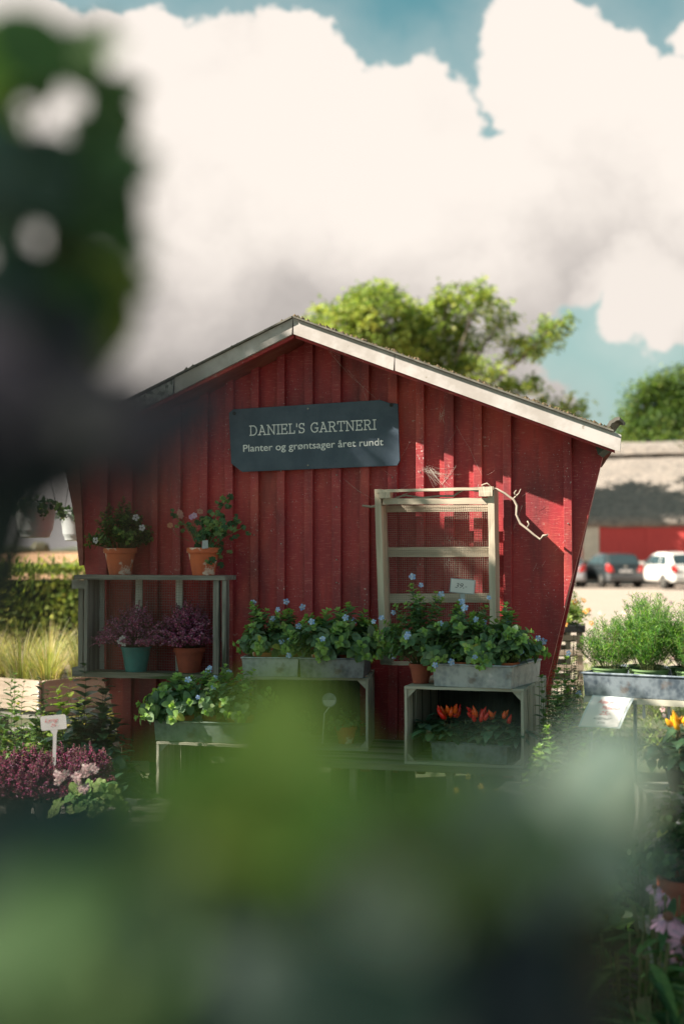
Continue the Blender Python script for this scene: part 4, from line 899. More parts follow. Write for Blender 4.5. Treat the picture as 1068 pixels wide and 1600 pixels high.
# pale pink pelargonium
def zonal(label, loc, seed, blooms, h=.22):
    t = thing('pink_pelargonium', label, 'plant', loc); r = random.Random(seed); add_pot(t, 'terra', .075, .12, MT['terra2']); lf = MB(); st = MB()
    for i in range(46):
        a = g(r, 0, 6.28); k = math.sqrt(r.random()); c = V((math.cos(a)*.15*k, math.sin(a)*.13*k-.02, .12+h*(1-.7*k)*g(r, .4, 1))); n_ = V((g(r, -.4, .4)+math.cos(a)*.5, -.6, g(r, .5, 1.2))).normalized()
        A = n_.orthogonal().normalized(); B = n_.cross(A); s = g(r, .022, .036); vs = [c-n_*s*.12]
        for j in range(16):
            q = 2*math.pi*j/16; rr = s*(.3 if j == 0 else (1 if j % 3 else .86)); vs.append(c+(A*math.cos(q)+B*math.sin(q))*rr+n_*s*.1*math.sin(q*5))
        lf.add(vs, [(0, 1+j, 1+(j+1) % 16) for j in range(16)], vary(r, r.choice([(.19, .30, .09), (.13, .24, .08), (.26, .36, .12)]))); st.tube([V((0, 0, .1)), c.lerp(V((0, 0, .12)), .5)+V((0, 0, .02)), c], .0015, 4)
    lf.build('foliage', MT['leaf'], t); st.build('stems', MT['stem'], t)
    for bx_, bz_ in blooms:
        mb = MB(); c = V((bx_, -.13, bz_))
        for k in range(6):
            m2 = flower5(c+V((g(r, -.02, .02), g(r, -.01, .01), g(r, -.016, .016))), (g(r, -.5, .5), -1, g(r, -.2, .5)), .014, [(.75, .50, .52), (.78, .62, .62)], r); mb.add(m2.v, m2.f, m2.c)
        o = mb.build('bloom', MT['petal'], t); mb = MB(); mb.tube([V((bx_*.3, -.02, .14)), c], .0016, 4); mb.build('bloom_stalk', MT['stem'], o)
p = P(150, 1270, 4.95); zb = .30
zonal('pale pink pelargonium with yellow green leaves right of the magenta heather', (p.x+.0, 4.95, zb), 101, ((-.095, .285), (-.03, .30), (-.025, .255), (.0, .305)), h=.18)
st_ = thing('plant_stand', 'small grey plinth under the pale pink pelargonium', 'stand', (p.x, 4.95, 0)); mb = MB(); mb.box(-.14, .14, -.12, .12, zb-.03, zb-.0005); mb.build('slab', MT['oldwood'], st_); mb = MB(); mb.box(-.10, .10, -.09, .09, 0, zb-.0305); mb.build('block', MT['oldwood'], st_)
ground_plant('ground_plant', 'small grey green herb with a pale label near the stand leg', 'plant', at(205, 1240, 5.2), 103, 24, .33, .12, .03, .02, [(.12, .18, .09), (.08, .14, .07)], fl=5, fcols=[(.5, .42, .45)], fr=.008)
p = P(204, 1252, 4.98); t = thing('plant_label', 'pale blue blank label low among the leaves at left', 'label', (p.x, p.y, .05)); mb = MB(); mb.prism([(-.02, 0, p.z-.062), (.02, 0, p.z-.068), (.022, 0, p.z-.042), (-.018, 0, p.z-.036)], (0, .002, 0)); mb.build('plate', MT['galv'], t); mb = MB(); mb.beam((0, .001, 0), (0, .001, p.z-.063), .006, .001, (1, 0, 0)); mb.build('stake', MT['card'], t)
for k, (px, Y, h) in enumerate(((175, 4.9, .22), (225, 5.0, .24), (100, 4.7, .2), (200, 4.6, .2), (240, 4.7, .25))):
    ground_plant('ground_plant', ('light green herb clump at lower left, ' + ['in front of the pelargonium', 'against the stand leg', 'furthest left', 'in the middle', 'nearest the grey plant'][k]), 'plant', at(px, 1300, Y), 110+k, 26, h, .16, .035, .026, [(.09, .17, .05), (.06, .12, .04), (.13, .22, .06)], tip=(.2, .3, .09), group='herb clumps at lower left')
# silver wiry plants
def wiry(label, loc, seed, n=150, h=.22, sp=.2):
    t = thing('silver_cushion_plant', label, 'plant', loc, 0, 'silver wiry plants'); r = random.Random(seed); mb = MB()
    for pts in stems_of(r, n, 0, h, sp, .2, .05):
        for k in range(3):
            i = r.randint(2, 5); q = pts[i]; e = [q]
            for j in range(3): e.append(e[-1]+V((g(r, -1, 1), g(r, -1, 1), g(r, -.2, 1)))*.016)
            mb.tube(e, .0011, 3, (.38, .44, .42))
        mb.tube(pts, .0012, 3, (.34, .40, .38))
    mb.build('twigs', MT['petal'], t)
    return t
wiry('silver wiry cushion plant left of centre on the ground', at(262, 1350, 4.6), 121, 170, .40, .17)
wiry('silver wiry cushion plant at lower centre, nearer the camera', at(470, 1470, 3.7), 122, 170, .36, .15)
wiry('silver wiry cushion plant behind the blurred leaves at centre right', at(600, 1330, 4.7), 123, 120, .36, .16)
wiry('silver wiry cushion plant at the bottom edge', at(160, 1600, 3.4), 124, 120, .20, .15)
# small yellow flowers under the shelf
t = thing('yellow_daisy_plant', 'thin plant with small yellow star flowers under the plank shelf', 'plant', at(740, 1240, 5.35)); r = random.Random(131)
bushy(t, 131, 22, 0, .26, .16, .05, .012, [(.05, .09, .04), (.07, .12, .05)], base_r=.05)
for (px, py) in ((712, 1234), (750, 1228), (755, 1234), (775, 1236), (772, 1245), (731, 1213), (660, 1283), (618, 1281)):
    c = P(px, py, 5.3)-V(t.location); o = flower5(c, (g(r, -.5, .5), -1, .5), .013, [(.65, .45, .05)], r, n=6, w_=.4).build('flower', MT['petal'], t); mb = MB(); mb.tube([V((c.x*.6, 0, .1)), c], .001, 3); mb.build('flower_stalk', MT['stem'], o)
# plants inside the middle crate with round label
p = toW(Wz(540, ZS+.02, .32)); t = thing('potted_plant', 'small pale leaved plant in an ochre pot inside the middle crate', 'plant', (p.x, p.y, ZS+.013)); add_pot(t, 'terra', .05, .075, MT['terra']); bushy(t, 140, 18, .065, .10, .07, .026, .02, [(.15, .22, .12), (.1, .17, .09)], base_r=.03)
p = toW(W(514, 1094, .36)); b = V((p.x, p.y, ZS+.014)); t = thing('plant_label', 'round clear label on a bent white stick inside the middle crate', 'label', b); zz = p.z-b.z
mb = MB(); mb.prism([V((.032*math.cos(R(18*k)), 0, zz+.032*math.sin(R(18*k)))) for k in range(20)], (0, .0015, 0)); mb.build('disc', MT['galv'], t)
mb = MB(); mb.prism([V((.027*math.cos(R(a)), -.001, zz+.027*math.sin(R(a)))) for a in range(180, 361, 15)], (0, .0008, 0)); mb.build('white_band', MT['card'], t)
mb = MB(); mb.tube([(0, .001, zz-.03), (-.022, .001, zz-.06), (-.03, .001, 0)], .003, 5); mb.build('stick', MT['card'], t)
p = toW(Wz(452, ZS+.02, .34)); t = thing('potted_plant', 'low pale green plant behind the blurred leaves inside the middle crate', 'plant', (p.x, p.y, ZS+.013)); add_pot(t, 'terra', .055, .075, MT['terra']); bushy(t, 141, 18, .065, .11, .10, .05, .02, [(.12, .2, .10), (.1, .17, .09)], base_r=.03)
# greenery right of the right crate
for k, (px, Y, h, sp, lab) in enumerate(((866, 5.9, .86, .17, 'green blue flowered plant beside the right crate'), (892, 5.6, .88, .22, 'green plant between the right crate and the curled notice'), (876, 5.2, .74, .22, 'green plant in front of the right crate, behind blurred leaves'), (925, 4.95, .60, .22, 'green plant below the curled notice'), (826, 4.95, .52, .2, 'green plant at the lower front of the right crate'))):
    ground_plant('leafy_plant', lab, 'plant', at(px, 1150, Y), 150+k, 70, h, sp, .05, .036, SAGE, tip=(.2, .32, .09), fl=3 if k in (0, 1, 3) else 0, fcols=BLUE, group='green plants beside the right crate', base_r=.08, step=.035)
for k, (px, Y, h, sp, lab) in enumerate(((872, 6.9, 1.0, .24, 'pale thyme like herb sunlit behind the shed corner'), (894, 6.6, .98, .22, 'pale thyme like herb by the pallet rack'), (872, 6.35, .92, .14, 'pale thyme like herb touching the right crate'), (900, 6.15, .88, .17, 'pale thyme like herb left of the zinc tray'))):
    ground_plant('thyme_plant', lab, 'plant', at(px, 1050, Y), 160+k, 90, h, sp, .018, .012, [(.17, .20, .12), (.12, .15, .09), (.3, .28, .2)], fl=14, fcols=[(.55, .48, .44), (.6, .5, .55)], fr=.006, group='thyme like herbs behind the right crate', base_r=.06, step=.02, frise=.02)
# right edge: pot plant, coneflowers
p = P(1066, 1425, 4.3); t = thing('potted_plant', 'green leafy plant in a big terracotta pot at the right edge', 'plant', (p.x+.03, 4.3, .22)); add_pot(t, 'terra', .105, .15, MT['terra2']); bushy(t, 170, 40, .13, .36, .15, .04, .03, [(.05, .10, .04), (.035, .08, .035), (.08, .14, .06)], base_r=.06)
s2 = thing('plant_stand', 'grey block under the big terracotta pot at the right edge', 'stand', (p.x+.03, 4.3, 0)); mb = MB(); mb.box(-.12, .12, -.12, .12, 0, .19); mb.build('block', MT['plinth'], s2); mb = MB(); mb.box(-.14, .14, -.14, .14, .1905, .2195); mb.build('slab', MT['plinth'], s2)
def cone(label, loc, seed, blooms, n=22, h=.42, sp=.26):
    t = thing('coneflower_plant', label, 'plant', loc, 0, 'pink coneflowers'); r = random.Random(seed); lf = MB(); st = MB()
    for i in range(n*4):
        a = g(r, 0, 6.28); k = math.sqrt(r.random()); b = V((math.cos(a)*.10*k, math.sin(a)*.10*k, h*g(r, .1, .85))); d = V((math.cos(a), math.sin(a), g(r, -.2, .9)))
        lf.leaf(b, d, (0, 0, 1), g(r, .10, .17), g(r, .024, .036), g(r, .2, .8), .3, vary(r, r.choice([(.06, .14, .04), (.04, .10, .035), (.11, .20, .06)])), prof=((.15,.6),(.4,1),(.7,.65),(.88,.3)))
    for i in range(n): a = g(r, 0, 6.28); st.tube([V((math.cos(a)*.05, math.sin(a)*.05, 0)), V((math.cos(a)*.10, math.sin(a)*.10, h*.9))], .0025, 4)
    lf.build('foliage', MT['leaf'], t, smooth=True); st.build('stems', MT['stem'], t)
    for (c, nrm, s) in blooms:
        c = V(c)-V(loc); nrm = V(nrm).normalized(); A = nrm.orthogonal().normalized(); B = nrm.cross(A); mb = MB()
        for k in range(15):
            q = 2*math.pi*k/15+g(r, -.08, .08); d = A*math.cos(q)+B*math.sin(q)-nrm*.35
            mb.leaf(c+d*s*.22, d, nrm, s*g(r, .85, 1.05), s*.27, .28, .1, vary(r, (.62, .34, .50), .15), prof=((.2,.6),(.5,1),(.85,.95)))
        o = mb.build('flower', MT['petal'], t); mb = MB()
        q = nrm.to_track_quat('Z', 'Y'); prof = [(s*.34, 0), (s*.33, s*.12), (s*.22, s*.26), (s*.05, s*.32)]
        mb.lathe(prof, n=14, col=(.17, .06, .03)); mb.v = [tuple(c+q@V(x)) for x in mb.v]; mb.build('flower_cone', MT['petal'], o)
        mb = MB(); mb.tube([V((c.x*.4, c.y*.4, 0)), V((c.x*.7, c.y*.7, c.z*.6)), c], .0028, 6); mb.build('flower_stalk', MT['stem'], o)
l1 = at(1045, 1560, 3.95)
cone('clump of pink coneflowers with long leaves in the bottom right corner', l1, 181, ((P(1043, 1433, 3.85), (0, -.45, 1), .046), (P(1071, 1470, 3.8), (.1, -1, .3), .045), (P(1060, 1496, 3.85), (-.2, -1, .1), .032), (P(1038, 1404, 4.1), (.2, -.6, .5), .028), (P(1022, 1386, 4.2), (0, -.4, .6), .024)))
cone('leafy coneflower clump without open flowers left of the blooming one', at(985, 1600, 3.75), 182, (), h=.36)
cone('leafy coneflower clump at the bottom edge, low right', at(1050, 1640, 3.5), 183, (), h=.26)
# ------------------------------------------------------------------ left background: planter, grasses, hedge, baskets
def planter():
    Y = 8.5; c = P(63, 1064, Y); rzz = -R(38); t = thing('raised_planter', 'sunlit raised planter made of pallet collars with steel corner hinge', 'planter', (c.x, c.y, 0), rzz)
    z1 = c.z; z0 = P(63, 1112, Y).z; lw, lr = 1.2, .95                # local +y goes back right, -x goes back left
    M_ = Matrix.Rotation(-rzz, 3, 'Z')
    for (a, b, s) in (((-1.1, 0, 0), (0, 0, 0), (0, 1, 0)), ((0, 0.022, 0), (0, .95, 0), (1, 0, 0)), ((-1.1, .97, 0), (0, .97, 0), (0, 1, 0)), ((-1.12, .0, 0), (-1.12, .95, 0), (1, 0, 0))):
        mb = MB(); zc = (z0+z1)/2; mb.beam((a[0], a[1], zc), (b[0], b[1], zc), .022, z1-z0, s, rw, .0015, 6); mb.build('side_board', MT['planter'], t)
    for k in range(7):
        z = z0+.01+(z1-z0-.03)*k/6; mb = MB(); mb.tube([(.006, -.014, z), (.006, -.014, z+.012)], .009, 8); mb.build('hinge_knuckle', MT['galv'], t, smooth=True)
    for (a, b) in ((-.12, -.05), (-.06, .07), (.3, .5)):
        pass
    for x in (-1.05, -.5, -.06):
        for y in (.03, .85):
            mb = MB(); mb.box(x-.05, x+.05, y, y+.1, .14, z0-.0505); mb.build('support_block', MT['oldwood'], t)
    mb = MB(); mb.box(-1.13, .0, .01, .96, z0-.05, z0-.0005); mb.build('base_boards', MT['oldwood'], t)
    mb = MB(); mb.box(-1.13, .0, .01, .96, .11, .139); mb.build('lower_boards', MT['oldwood'], t)
    for x in (-1.0, -.1):
        mb = MB(); mb.box(x-.05, x+.05, .02, .95, .0, .1095); mb.build('bearer', MT['oldwood'], t)
    mb = MB(); mb.box(-1.10, -.012, .024, .95, z1-.06, z1-.03); mb.build('soil', MT['soil'], t)
    return t, c, rzz, z1
pt, pc, prz, pz = planter()
def grass(label, loc, seed, n, h, sp, cols, w_=.006, group='ornamental grasses behind the left crate'):
    t = thing('grass_tuft', label, 'grass', loc, 0, group); r = random.Random(seed); mb = MB()
    for i in range(n):
        a = g(r, 0, 6.28); k = math.sqrt(r.random()); b = V((math.cos(a)*sp*.35*k, math.sin(a)*sp*.35*k, 0)); o = V((math.cos(a), math.sin(a), 0)); hh = h*g(r, .5, 1.1); out = sp*k*g(r, .6, 1.3); col = vary(r, r.choice(cols), .25)
        s = V((-o.y, o.x, 0)); vs = []
        for j in range(6):
            tt_ = j/5; q = b+o*out*tt_**1.6+V((0, 0, hh*(tt_-.35*tt_**3*k*1.2))); ww = w_*(1-tt_*.9); vs += [q-s*ww/2, q+s*ww/2]
        mb.add(vs, [(2*j, 2*j+1, 2*j+3, 2*j+2) for j in range(5)], col)
    mb.build('blades', MT['leaf'], t); return t
STRAW = [(.55, .44, .26), (.42, .40, .18), (.60, .50, .34), (.30, .34, .12)]
Mz = Matrix.Rotation(prz, 3, 'Z')
for k, (a, b, h) in enumerate(((-.15, .18, .36), (-.42, .2, .40), (-.72, .22, .38), (-.95, .3, .4), (-.25, .55, .42), (-.62, .6, .42), (-.2, .82, .36))):
    p = V((pc.x, pc.y, pz-.03))+Mz@V((a, b, 0)); grass('straw coloured grass in the raised planter, '+['nearest the corner hinge', 'second from the corner along the front', 'third from the corner along the front', 'at the far left end', 'in the middle behind the corner', 'in the middle behind the left side', 'at the back right end'][k], p, 200+k, 260, h, .26, STRAW)
for k, (px, Y, h) in enumerate(((100, 10.6, .72), (128, 10.2, .85), (70, 11.5, .75), (20, 11.8, .6), (160, 11.0, .8))):
    p = P(px, 1000, Y); grass('tall pale dry grass between planter and hedge, '+['just behind the planter', 'right beside the netted crate', 'in front of the hedge', 'near the left edge', 'hidden mostly by the netted crate'][k], (p.x, Y, 0), 210+k, 300, h, .4, [(.62, .52, .33), (.5, .42, .25), (.66, .58, .42)], .008)
def hedge():
    t = thing('garden_hedge', 'clipped sunlit hedge between the garden and the stubble field', 'hedge', (-6.5, 20.5, 0)); r = random.Random(220); lf = MB(); st = MB()
    x0, x1, y0, y1, h = -9.8, -2.2, 20, 21.2, 1.13
    for i in range(15000):
        f = r.random(); x = g(r, x0, x1)
        if f < .55: p = V((x, y0+abs(r.gauss(0, .09)), g(r, -.08, h)))
        elif f < .97: p = V((x, g(r, y0, y1), h-abs(r.gauss(0, .06))))
        else: p = V((x, g(r, y0, y1), h+g(r, 0, .14)))
        p.z += .05*mnoise.noise(V((x*1.3, p.y, 0))); p.y += .1*mnoise.noise(V((x*1.7, p.z*2, 5)))
        d = V((g(r, -1, 1), g(r, -1, .3), g(r, -.5, 1))); c = r.choice([(.32, .36, .07), (.20, .26, .055), (.42, .44, .10), (.12, .18, .04)])
        lf.leaf2(p, d, V((g(r, -1, 1), -.6, 1)), g(r, .06, .10), g(r, .04, .065), vary(r, c, .25))
    BASE[t.name] = V((-6.5, 20.5, 0)); lf.build('foliage', MT['far'], t); mb = MB(); mb.box(x0+.1, x1-.1, y0+.22, y1-.15, .0, h-.2, (.02, .03, .012)); mb.build('dense_twigs', MT['leaf'], t)
hedge()
def basket(label, px, py, Y, w_, hpx, seed, hook):
    c = P(px, py, Y); h = hpx/F*Y; rt = w_/2; t = thing('hanging_basket', label, 'hanging pot', (c.x, c.y, c.z-h), 0, 'white hanging baskets'); mb = MB()
    mb.lathe([(rt*.62, 0), (rt*.70, h*.03), (rt*.735, h*.12), (rt*.75, h*.13), (rt*.75, h*.16), (rt*.79, h*.17), (rt*.79, h*.20), (rt*.82, h*.21), (rt*.96, h*.78), (rt*.99, h*.79), (rt, h*.97), (rt*1.04, h*.98), (rt*1.04, h), (rt*.95, h), (rt*.9, h*.9)], n=36); mb.build('pot', MT['whitepot'], t); root_smooth(t.children[-1])
    mb = MB(); mb.lathe([(rt*.9, h*.9), (.001, h*.93)], n=16); mb.build('soil', MT['soil'], t)
    bushy(t, seed, 30, h*.92, .07, rt*1.15, .035, .028, [(.04, .07, .035), (.06, .10, .05)], droop=1.6, base_r=rt*.7, step=.025, fpos=None)
    top = V((0, 0, hook-(c.z-h)))
    for k in range(3):
        a = 2*math.pi*k/3+.5; mb = MB(); mb.tube([V((rt*math.cos(a), rt*math.sin(a), h)), top], .0022, 5); mb.build('hanger_wire', MT['black'], t)
    return c
hb = 2.12
cA = basket('large white hanging basket nearer the left edge', 55, 785, 8.2, .245, 55, 230, hb)
cB = basket('smaller white hanging basket against the shed corner', 121, 797, 8.9, .215, 48, 231, hb)
ra = thing('hanging_rail', 'dark steel rail on posts carrying the white hanging baskets', 'rail', (cA.x-1.2, 7.6, 0)); BASE[ra.name] = V(ra.location)
dv = (V((cB.x, cB.y, hb))-V((cA.x, cA.y, hb))); e0 = V((cA.x, cA.y, hb+.004))-dv*.45; e1 = V((cB.x, cB.y, hb+.004))+dv*.35
mb = MB(); mb.tube([e0, e1], .009, 8); mb.build('rail', MT['black'], ra)
mb = MB(); mb.tube([e0, V((e0.x-.55, e0.y, hb+.004)), V((e0.x-.55, e0.y, 0))], .014, 8); mb.build('post', MT['black'], ra)
mb = MB(); mb.tube([e1, V((e1.x+.25, e1.y+.2, hb)), V((e1.x+.25, e1.y+.2, 0))], .014, 8); mb.build('post', MT['black'], ra)
# ------------------------------------------------------------------ far wood on the horizon
def wood():
    r = random.Random(240); mb = MB(); x = -420
    while x < 0:
        h = g(r, 2.5, 7)*(1.6 if r.random() < .12 else 1); w_ = g(r, 6, 16); c = V((x, 900+g(r, -20, 20), 0)); vs = []; n = 7
        for j, (k, zz) in enumerate(((1, 0), (1.1, .35), (.85, .75), (.4, 1))):
            for i in range(n): q = 6.283*i/n; vs.append(c+V((math.cos(q)*w_*k*g(r, .8, 1.15), math.sin(q)*w_*.4*k, h*zz*g(r, .9, 1.1))))
        mb.add(vs, [(j*n+i, j*n+(i+1) % n, (j+1)*n+(i+1) % n, (j+1)*n+i) for j in range(3) for i in range(n)]+[tuple(21+i for i in range(7))], vary(r, (.16, .17, .13), .2)); x += g(r, 5, 14)
    mb.build('distant_wood', MT['leaf'], kind='stuff')
wood()
# ------------------------------------------------------------------ barn
def barn():
    Y = 66.0; L0 = P(905, 700, Y).x; B = V((L0, Y, -.22)); t = thing('thatched_barn', 'long red boarded barn with thatched roof behind the parked cars', 'barn', B, -R(17)); x1 = 38.0; ze = 2.95; zr = 6.5; dp = 10.5
    def T(mb, name, mat, **k): return mb.build(name, MT[mat], t, **k)
    mb = MB(); mb.box(0, x1, 0, .15, .35, ze); T(mb, 'front_wall', 'barnred')
    mb = MB(); mb.box(0, .15, .151, dp, .35, ze); T(mb, 'gable_wall', 'barnred'); mb = MB(); mb.prism([(0.03, .2, ze+.001), (0.03, dp, ze+.001), (0.03, dp/2, zr-.2)], (.1, 0, 0)); T(mb, 'gable', 'barnred')
    mb = MB(); mb.box(0, x1, dp-.15, dp, .35, ze); T(mb, 'rear_wall', 'barnred')
    mb = MB(); mb.box(-.05, x1, -.05, dp, 0, .3495); T(mb, 'plinth', 'plinth')
    dx0, dx1 = P(936, 860, Y).x-L0, P(936+27, 860, Y).x-L0
    dx0, dx1 = P(925, 860, Y).x-L0, P(936, 860, Y).x-L0
    dx0 = P(908, 860, Y).x-L0; dx1 = P(935, 860, Y).x-L0
    mb = MB(); mb.box(max(dx0, .12), dx1, -.04, -.001, .352, 2.65); T(mb, 'pale_door', 'barnwhite')
    mb = MB(); mb.box(dx0-.1, x1, -.07, -.001, 2.66, 2.88); T(mb, 'eaves_board', 'barnred')
    for k in range(4):
        a = 3.0+k*4.2; mb = MB(); mb.box(a, a+3.6, -.05, -.002, .36, 2.64); T(mb, 'sliding_door', 'barnred')
        mb = MB(); mb.box(a+3.62, a+3.72, -.08, -.001, .36, 2.65); T(mb, 'door_post', 'barnred')
    # thatch: thick, slightly uneven slopes
    mb = MB(); nx, ny = 80, 16; vs = []
    for side in (0, 1):
        for j in range(ny+1):
            for i in range(nx+1):
                x = -.5+(x1+.5)*i/nx; f = j/ny; y = (-.28+(dp/2+.28)*f) if not side else (dp+.28-(dp/2+.28)*f); z = 2.85+(zr-2.85)*f+.35*math.sin(f*3.14)*.15+.10*mnoise.noise(V((x*.8, y*.8, 3)))+.04*mnoise.noise(V((x*3, y*3, 3)))
                if j == 0: z -= .12
                vs.append((x, y, z+.10))
    fs = []
    for s_ in (0, 1):
        o = s_*(nx+1)*(ny+1)
        for j in range(ny):
            for i in range(nx):
                q = (o+j*(nx+1)+i, o+j*(nx+1)+i+1, o+(j+1)*(nx+1)+i+1, o+(j+1)*(nx+1)+i); fs.append(q if not s_ else q[::-1])
    mb.add(vs, fs); o = T(mb, 'thatched_roof', 'thatch', smooth=True); m_ = o.modifiers.new('s', 'SOLIDIFY'); m_.thickness = .3; m_.offset = -1
    mb = MB(); n = 60; vs = []
    for i in range(n+1):
        x = -.55+(x1+.6)*i/n
        for k, (dy, dz) in enumerate(((-.8, -.42), (-.6, -.1), (0, .18), (.6, -.1), (.8, -.42))): vs.append((x, dp/2+dy, zr+dz+.16+.05*mnoise.noise(V((x, k, 0)))))
    mb.add(vs, [(5*i+k, 5*i+k+1, 5*i+k+6, 5*i+k+5) for i in range(n) for k in range(4)]); o = T(mb, 'ridge_cap', 'thatch', smooth=False); m_ = o.modifiers.new('s', 'SOLIDIFY'); m_.thickness = .1
barn()
# ------------------------------------------------------------------ cars
def carpaint(name, c, metal=.3):
    m, t, b, out = newmat(name); n = noisen(t, objco(t), 3, 3); t.links.new(mixc(t, n, c, tuple(x*.85 for x in c)), b.inputs['Base Color']); b.inputs['Metallic'].default_value = metal; b.inputs['Roughness'].default_value = .3; b.inputs['Coat Weight'].default_value = .6; return m
MT['car_dark'] = carpaint('dark_grey_car_paint', (.03, .04, .045)); MT['car_white'] = carpaint('white_car_paint', (.72, .70, .68), 0); MT['car_silver'] = carpaint('silver_car_paint', (.42, .40, .42), .4)
def glassy(name, c, r_=.08):
    m, t, b, out = newmat(name); b.inputs['Base Color'].default_value = (*c, 1); b.inputs['Roughness'].default_value = r_; b.inputs['Specular IOR Level'].default_value = .9; return m
MT['carglass'] = glassy('tinted_car_glass', (.03, .045, .05)); MT['lamp'] = glassy('red_tail_lamp', (.55, .02, .015), .25); MT['tyre'] = MT['black']; MT['rim'] = MT['screw']; MT['trim'] = glassy('dark_bumper_plastic', (.05, .05, .055), .5)
def car(label, loc, rotz, paint, Lc=4.0, Wc=1.72, H=1.46, hatch=.35):
    # x forward; the rear of the car is at x = 0
    t = thing('parked_car', label, 'car', loc, rotz, 'cars parked before the barn'); hwd = Wc/2
    def lo(mb, secs):
        n = len(secs[0]); vs = [q for s in secs for q in s]; fs = [tuple(range(n)), tuple((len(secs)-1)*n+n-1-k for k in range(n))]
        for i in range(len(secs)-1):
            for k in range(n): fs.append((i*n+k, (i+1)*n+k, (i+1)*n+(k+1) % n, i*n+(k+1) % n))
        mb.add(vs, fs)
    def ring(x, zb, zt, w0, w1, zr=0):
        zm = zb+(zt-zb)*.5; return [(x, -w0*.92, zb), (x, -w0, zb+(zm-zb)*.4), (x, -w0*1.0, zm), (x, -w1*1.0, zt-.05), (x, -w1*.93, zt), (x, 0, zt+zr), (x, w1*.93, zt), (x, w1*1.0, zt-.05), (x, w0*1.0, zm), (x, w0, zb+(zm-zb)*.4), (x, w0*.92, zb), (x, 0, zb)]
    mb = MB(); lo(mb, [ring(0, .42, .84, hwd*.86, hwd*.84, .0), ring(.06, .33, .90, hwd*.96, hwd*.92, .0), ring(.35, .27, .95, hwd, hwd*.95, .02), ring(1.2, .24, .94, hwd, hwd*.96, .02), ring(2.7, .24, .93, hwd, hwd*.95, .02), ring(3.3, .26, .85, hwd, hwd*.93, .03), ring(Lc-.15, .3, .7, hwd*.93, hwd*.85, .03), ring(Lc, .36, .6, hwd*.78, hwd*.75, .02)])
    mb.build('body', MT[paint], t, smooth=True); t.children[-1].modifiers.new('sub', 'SUBSURF').render_levels = 1
    def cab(x, z, w_, zb=.93, wb=hwd*.93): return [(x, -wb, zb), (x, -w_, z-.08), (x, -w_*.9, z-.01), (x, 0, z+.015), (x, w_*.9, z-.01), (x, w_, z-.08), (x, wb, zb)]
    mb = MB(); lo(mb, [cab(.10, .96, hwd*.9), cab(.14+hatch, H-.05, hwd*.74), cab(.75+hatch, H, hwd*.76), cab(1.7, H-.01, hwd*.76), cab(2.15, H-.10, hwd*.76), cab(2.95, .95, hwd*.88)])
    mb.build('cabin', MT[paint], t, smooth=True); root_smooth(t.children[-1])
    # rear window
    def rp(u, v, o): # u across -1..1, v 0 bottom 1 top on the hatch
        x0, z0_, x1_, z1_ = .10, .96, .14+hatch, H-.05; w_ = hwd*.9*(1-v)+hwd*.74*v; return (x0+(x1_-x0)*v-o, u*w_, z0_+(z1_-z0_)*v+o*.3)
    mb = MB(); mb.prism([rp(-.84, .10, .012), rp(.84, .10, .012), rp(.86, .86, .012), rp(.6, .92, .012), rp(-.6, .92, .012), rp(-.86, .86, .012)], (.01, 0, 0)); mb.build('rear_window', MT['carglass'], t)
    for s in (-1, 1):
        for xa, xb in ((.42+hatch*.6, 1.15), (1.22, 2.05), (2.1, 2.7)):
            def sp(x, v):
                wv = hwd*.93*(1-v)+hwd*.76*v; return (x, s*(wv+.006), .95+(H-.08-.95)*v)
            top = .88 if xb < 2.4 else .35; a0, a1 = (xa+.12 if xa < 1 else xa), xb
            mb = MB(); mb.prism([sp(xa if xa > 1 else xa-.12, .08), sp(xb, .08), sp(a1-(.0 if xb < 2.4 else .45), .88 if xb < 2.4 else .62), sp(a0, .88)], (0, -s*.008, 0)); mb.build('side_window', MT['carglass'], t)
        mb = MB(); mb.prism([(-.005, s*hwd*.58, .68), (-.01, s*hwd*.80, .66), (.08, s*hwd*.95, .74), (.10, s*hwd*.94, .98), (.04, s*hwd*.86, 1.02), (.0, s*hwd*.70, .90)], (.05, 0, 0)); mb.build('tail_lamp', MT['lamp'], t, bevel=.01)
        mb = MB(); mb.prism([(2.35, s*hwd*.95, .98), (2.5, s*hwd*.95, .98), (2.48, s*(hwd+.16), .99), (2.38, s*(hwd+.18), 1.0)], (0, 0, .12)); mb.build('mirror', MT[paint], t, bevel=.01)
        for x in (.72, 3.2):
            mb = MB(); y0 = s*(hwd-.20); 
            prof = [(.20, 0), (.29, 0), (.315, .03), (.315, .17), (.29, .20), (.20, .20)]; mb.lathe(prof, n=24); mb.v = [(x+a, s*(hwd-.19+c_), .315+b) for a, b, c_ in mb.v]; wh = mb.build('wheel', MT['tyre'], t)
            mb = MB(); mb.lathe([(.205, .19), (.19, .205), (.08, .19), (.03, .215)], n=10); mb.v = [(x+a, s*(hwd-.19+c_), .315+b) for a, b, c_ in mb.v]; mb.build('rim', MT['rim'], wh)
    mb = MB(); lo(mb, [[(-.06, -hwd*.8, .33), (-.06, -hwd*.8, .55), (-.06, hwd*.8, .55), (-.06, hwd*.8, .33)], [(.10, -hwd*.985, .28), (.10, -hwd*.985, .62), (.10, hwd*.985, .62), (.10, hwd*.985, .28)]][::-1]); mb.build('rear_bumper', MT['trim' if paint == 'car_dark' else paint], t, bevel=.03)
    mb = MB(); mb.box(-.03, -.005, -.26, .26, .66, .77); mb.build('number_plate', MT['card'], t)
    mb = MB(); mb.lathe([(.06, 0), (.055, .01), (.01, .012)], n=16); mb.v = [(.0-c_+.012, a, .89+b) for a, b, c_ in mb.v]; mb.build('badge', MT['rim'], t)
pcx = P(977, 918, 59.0)
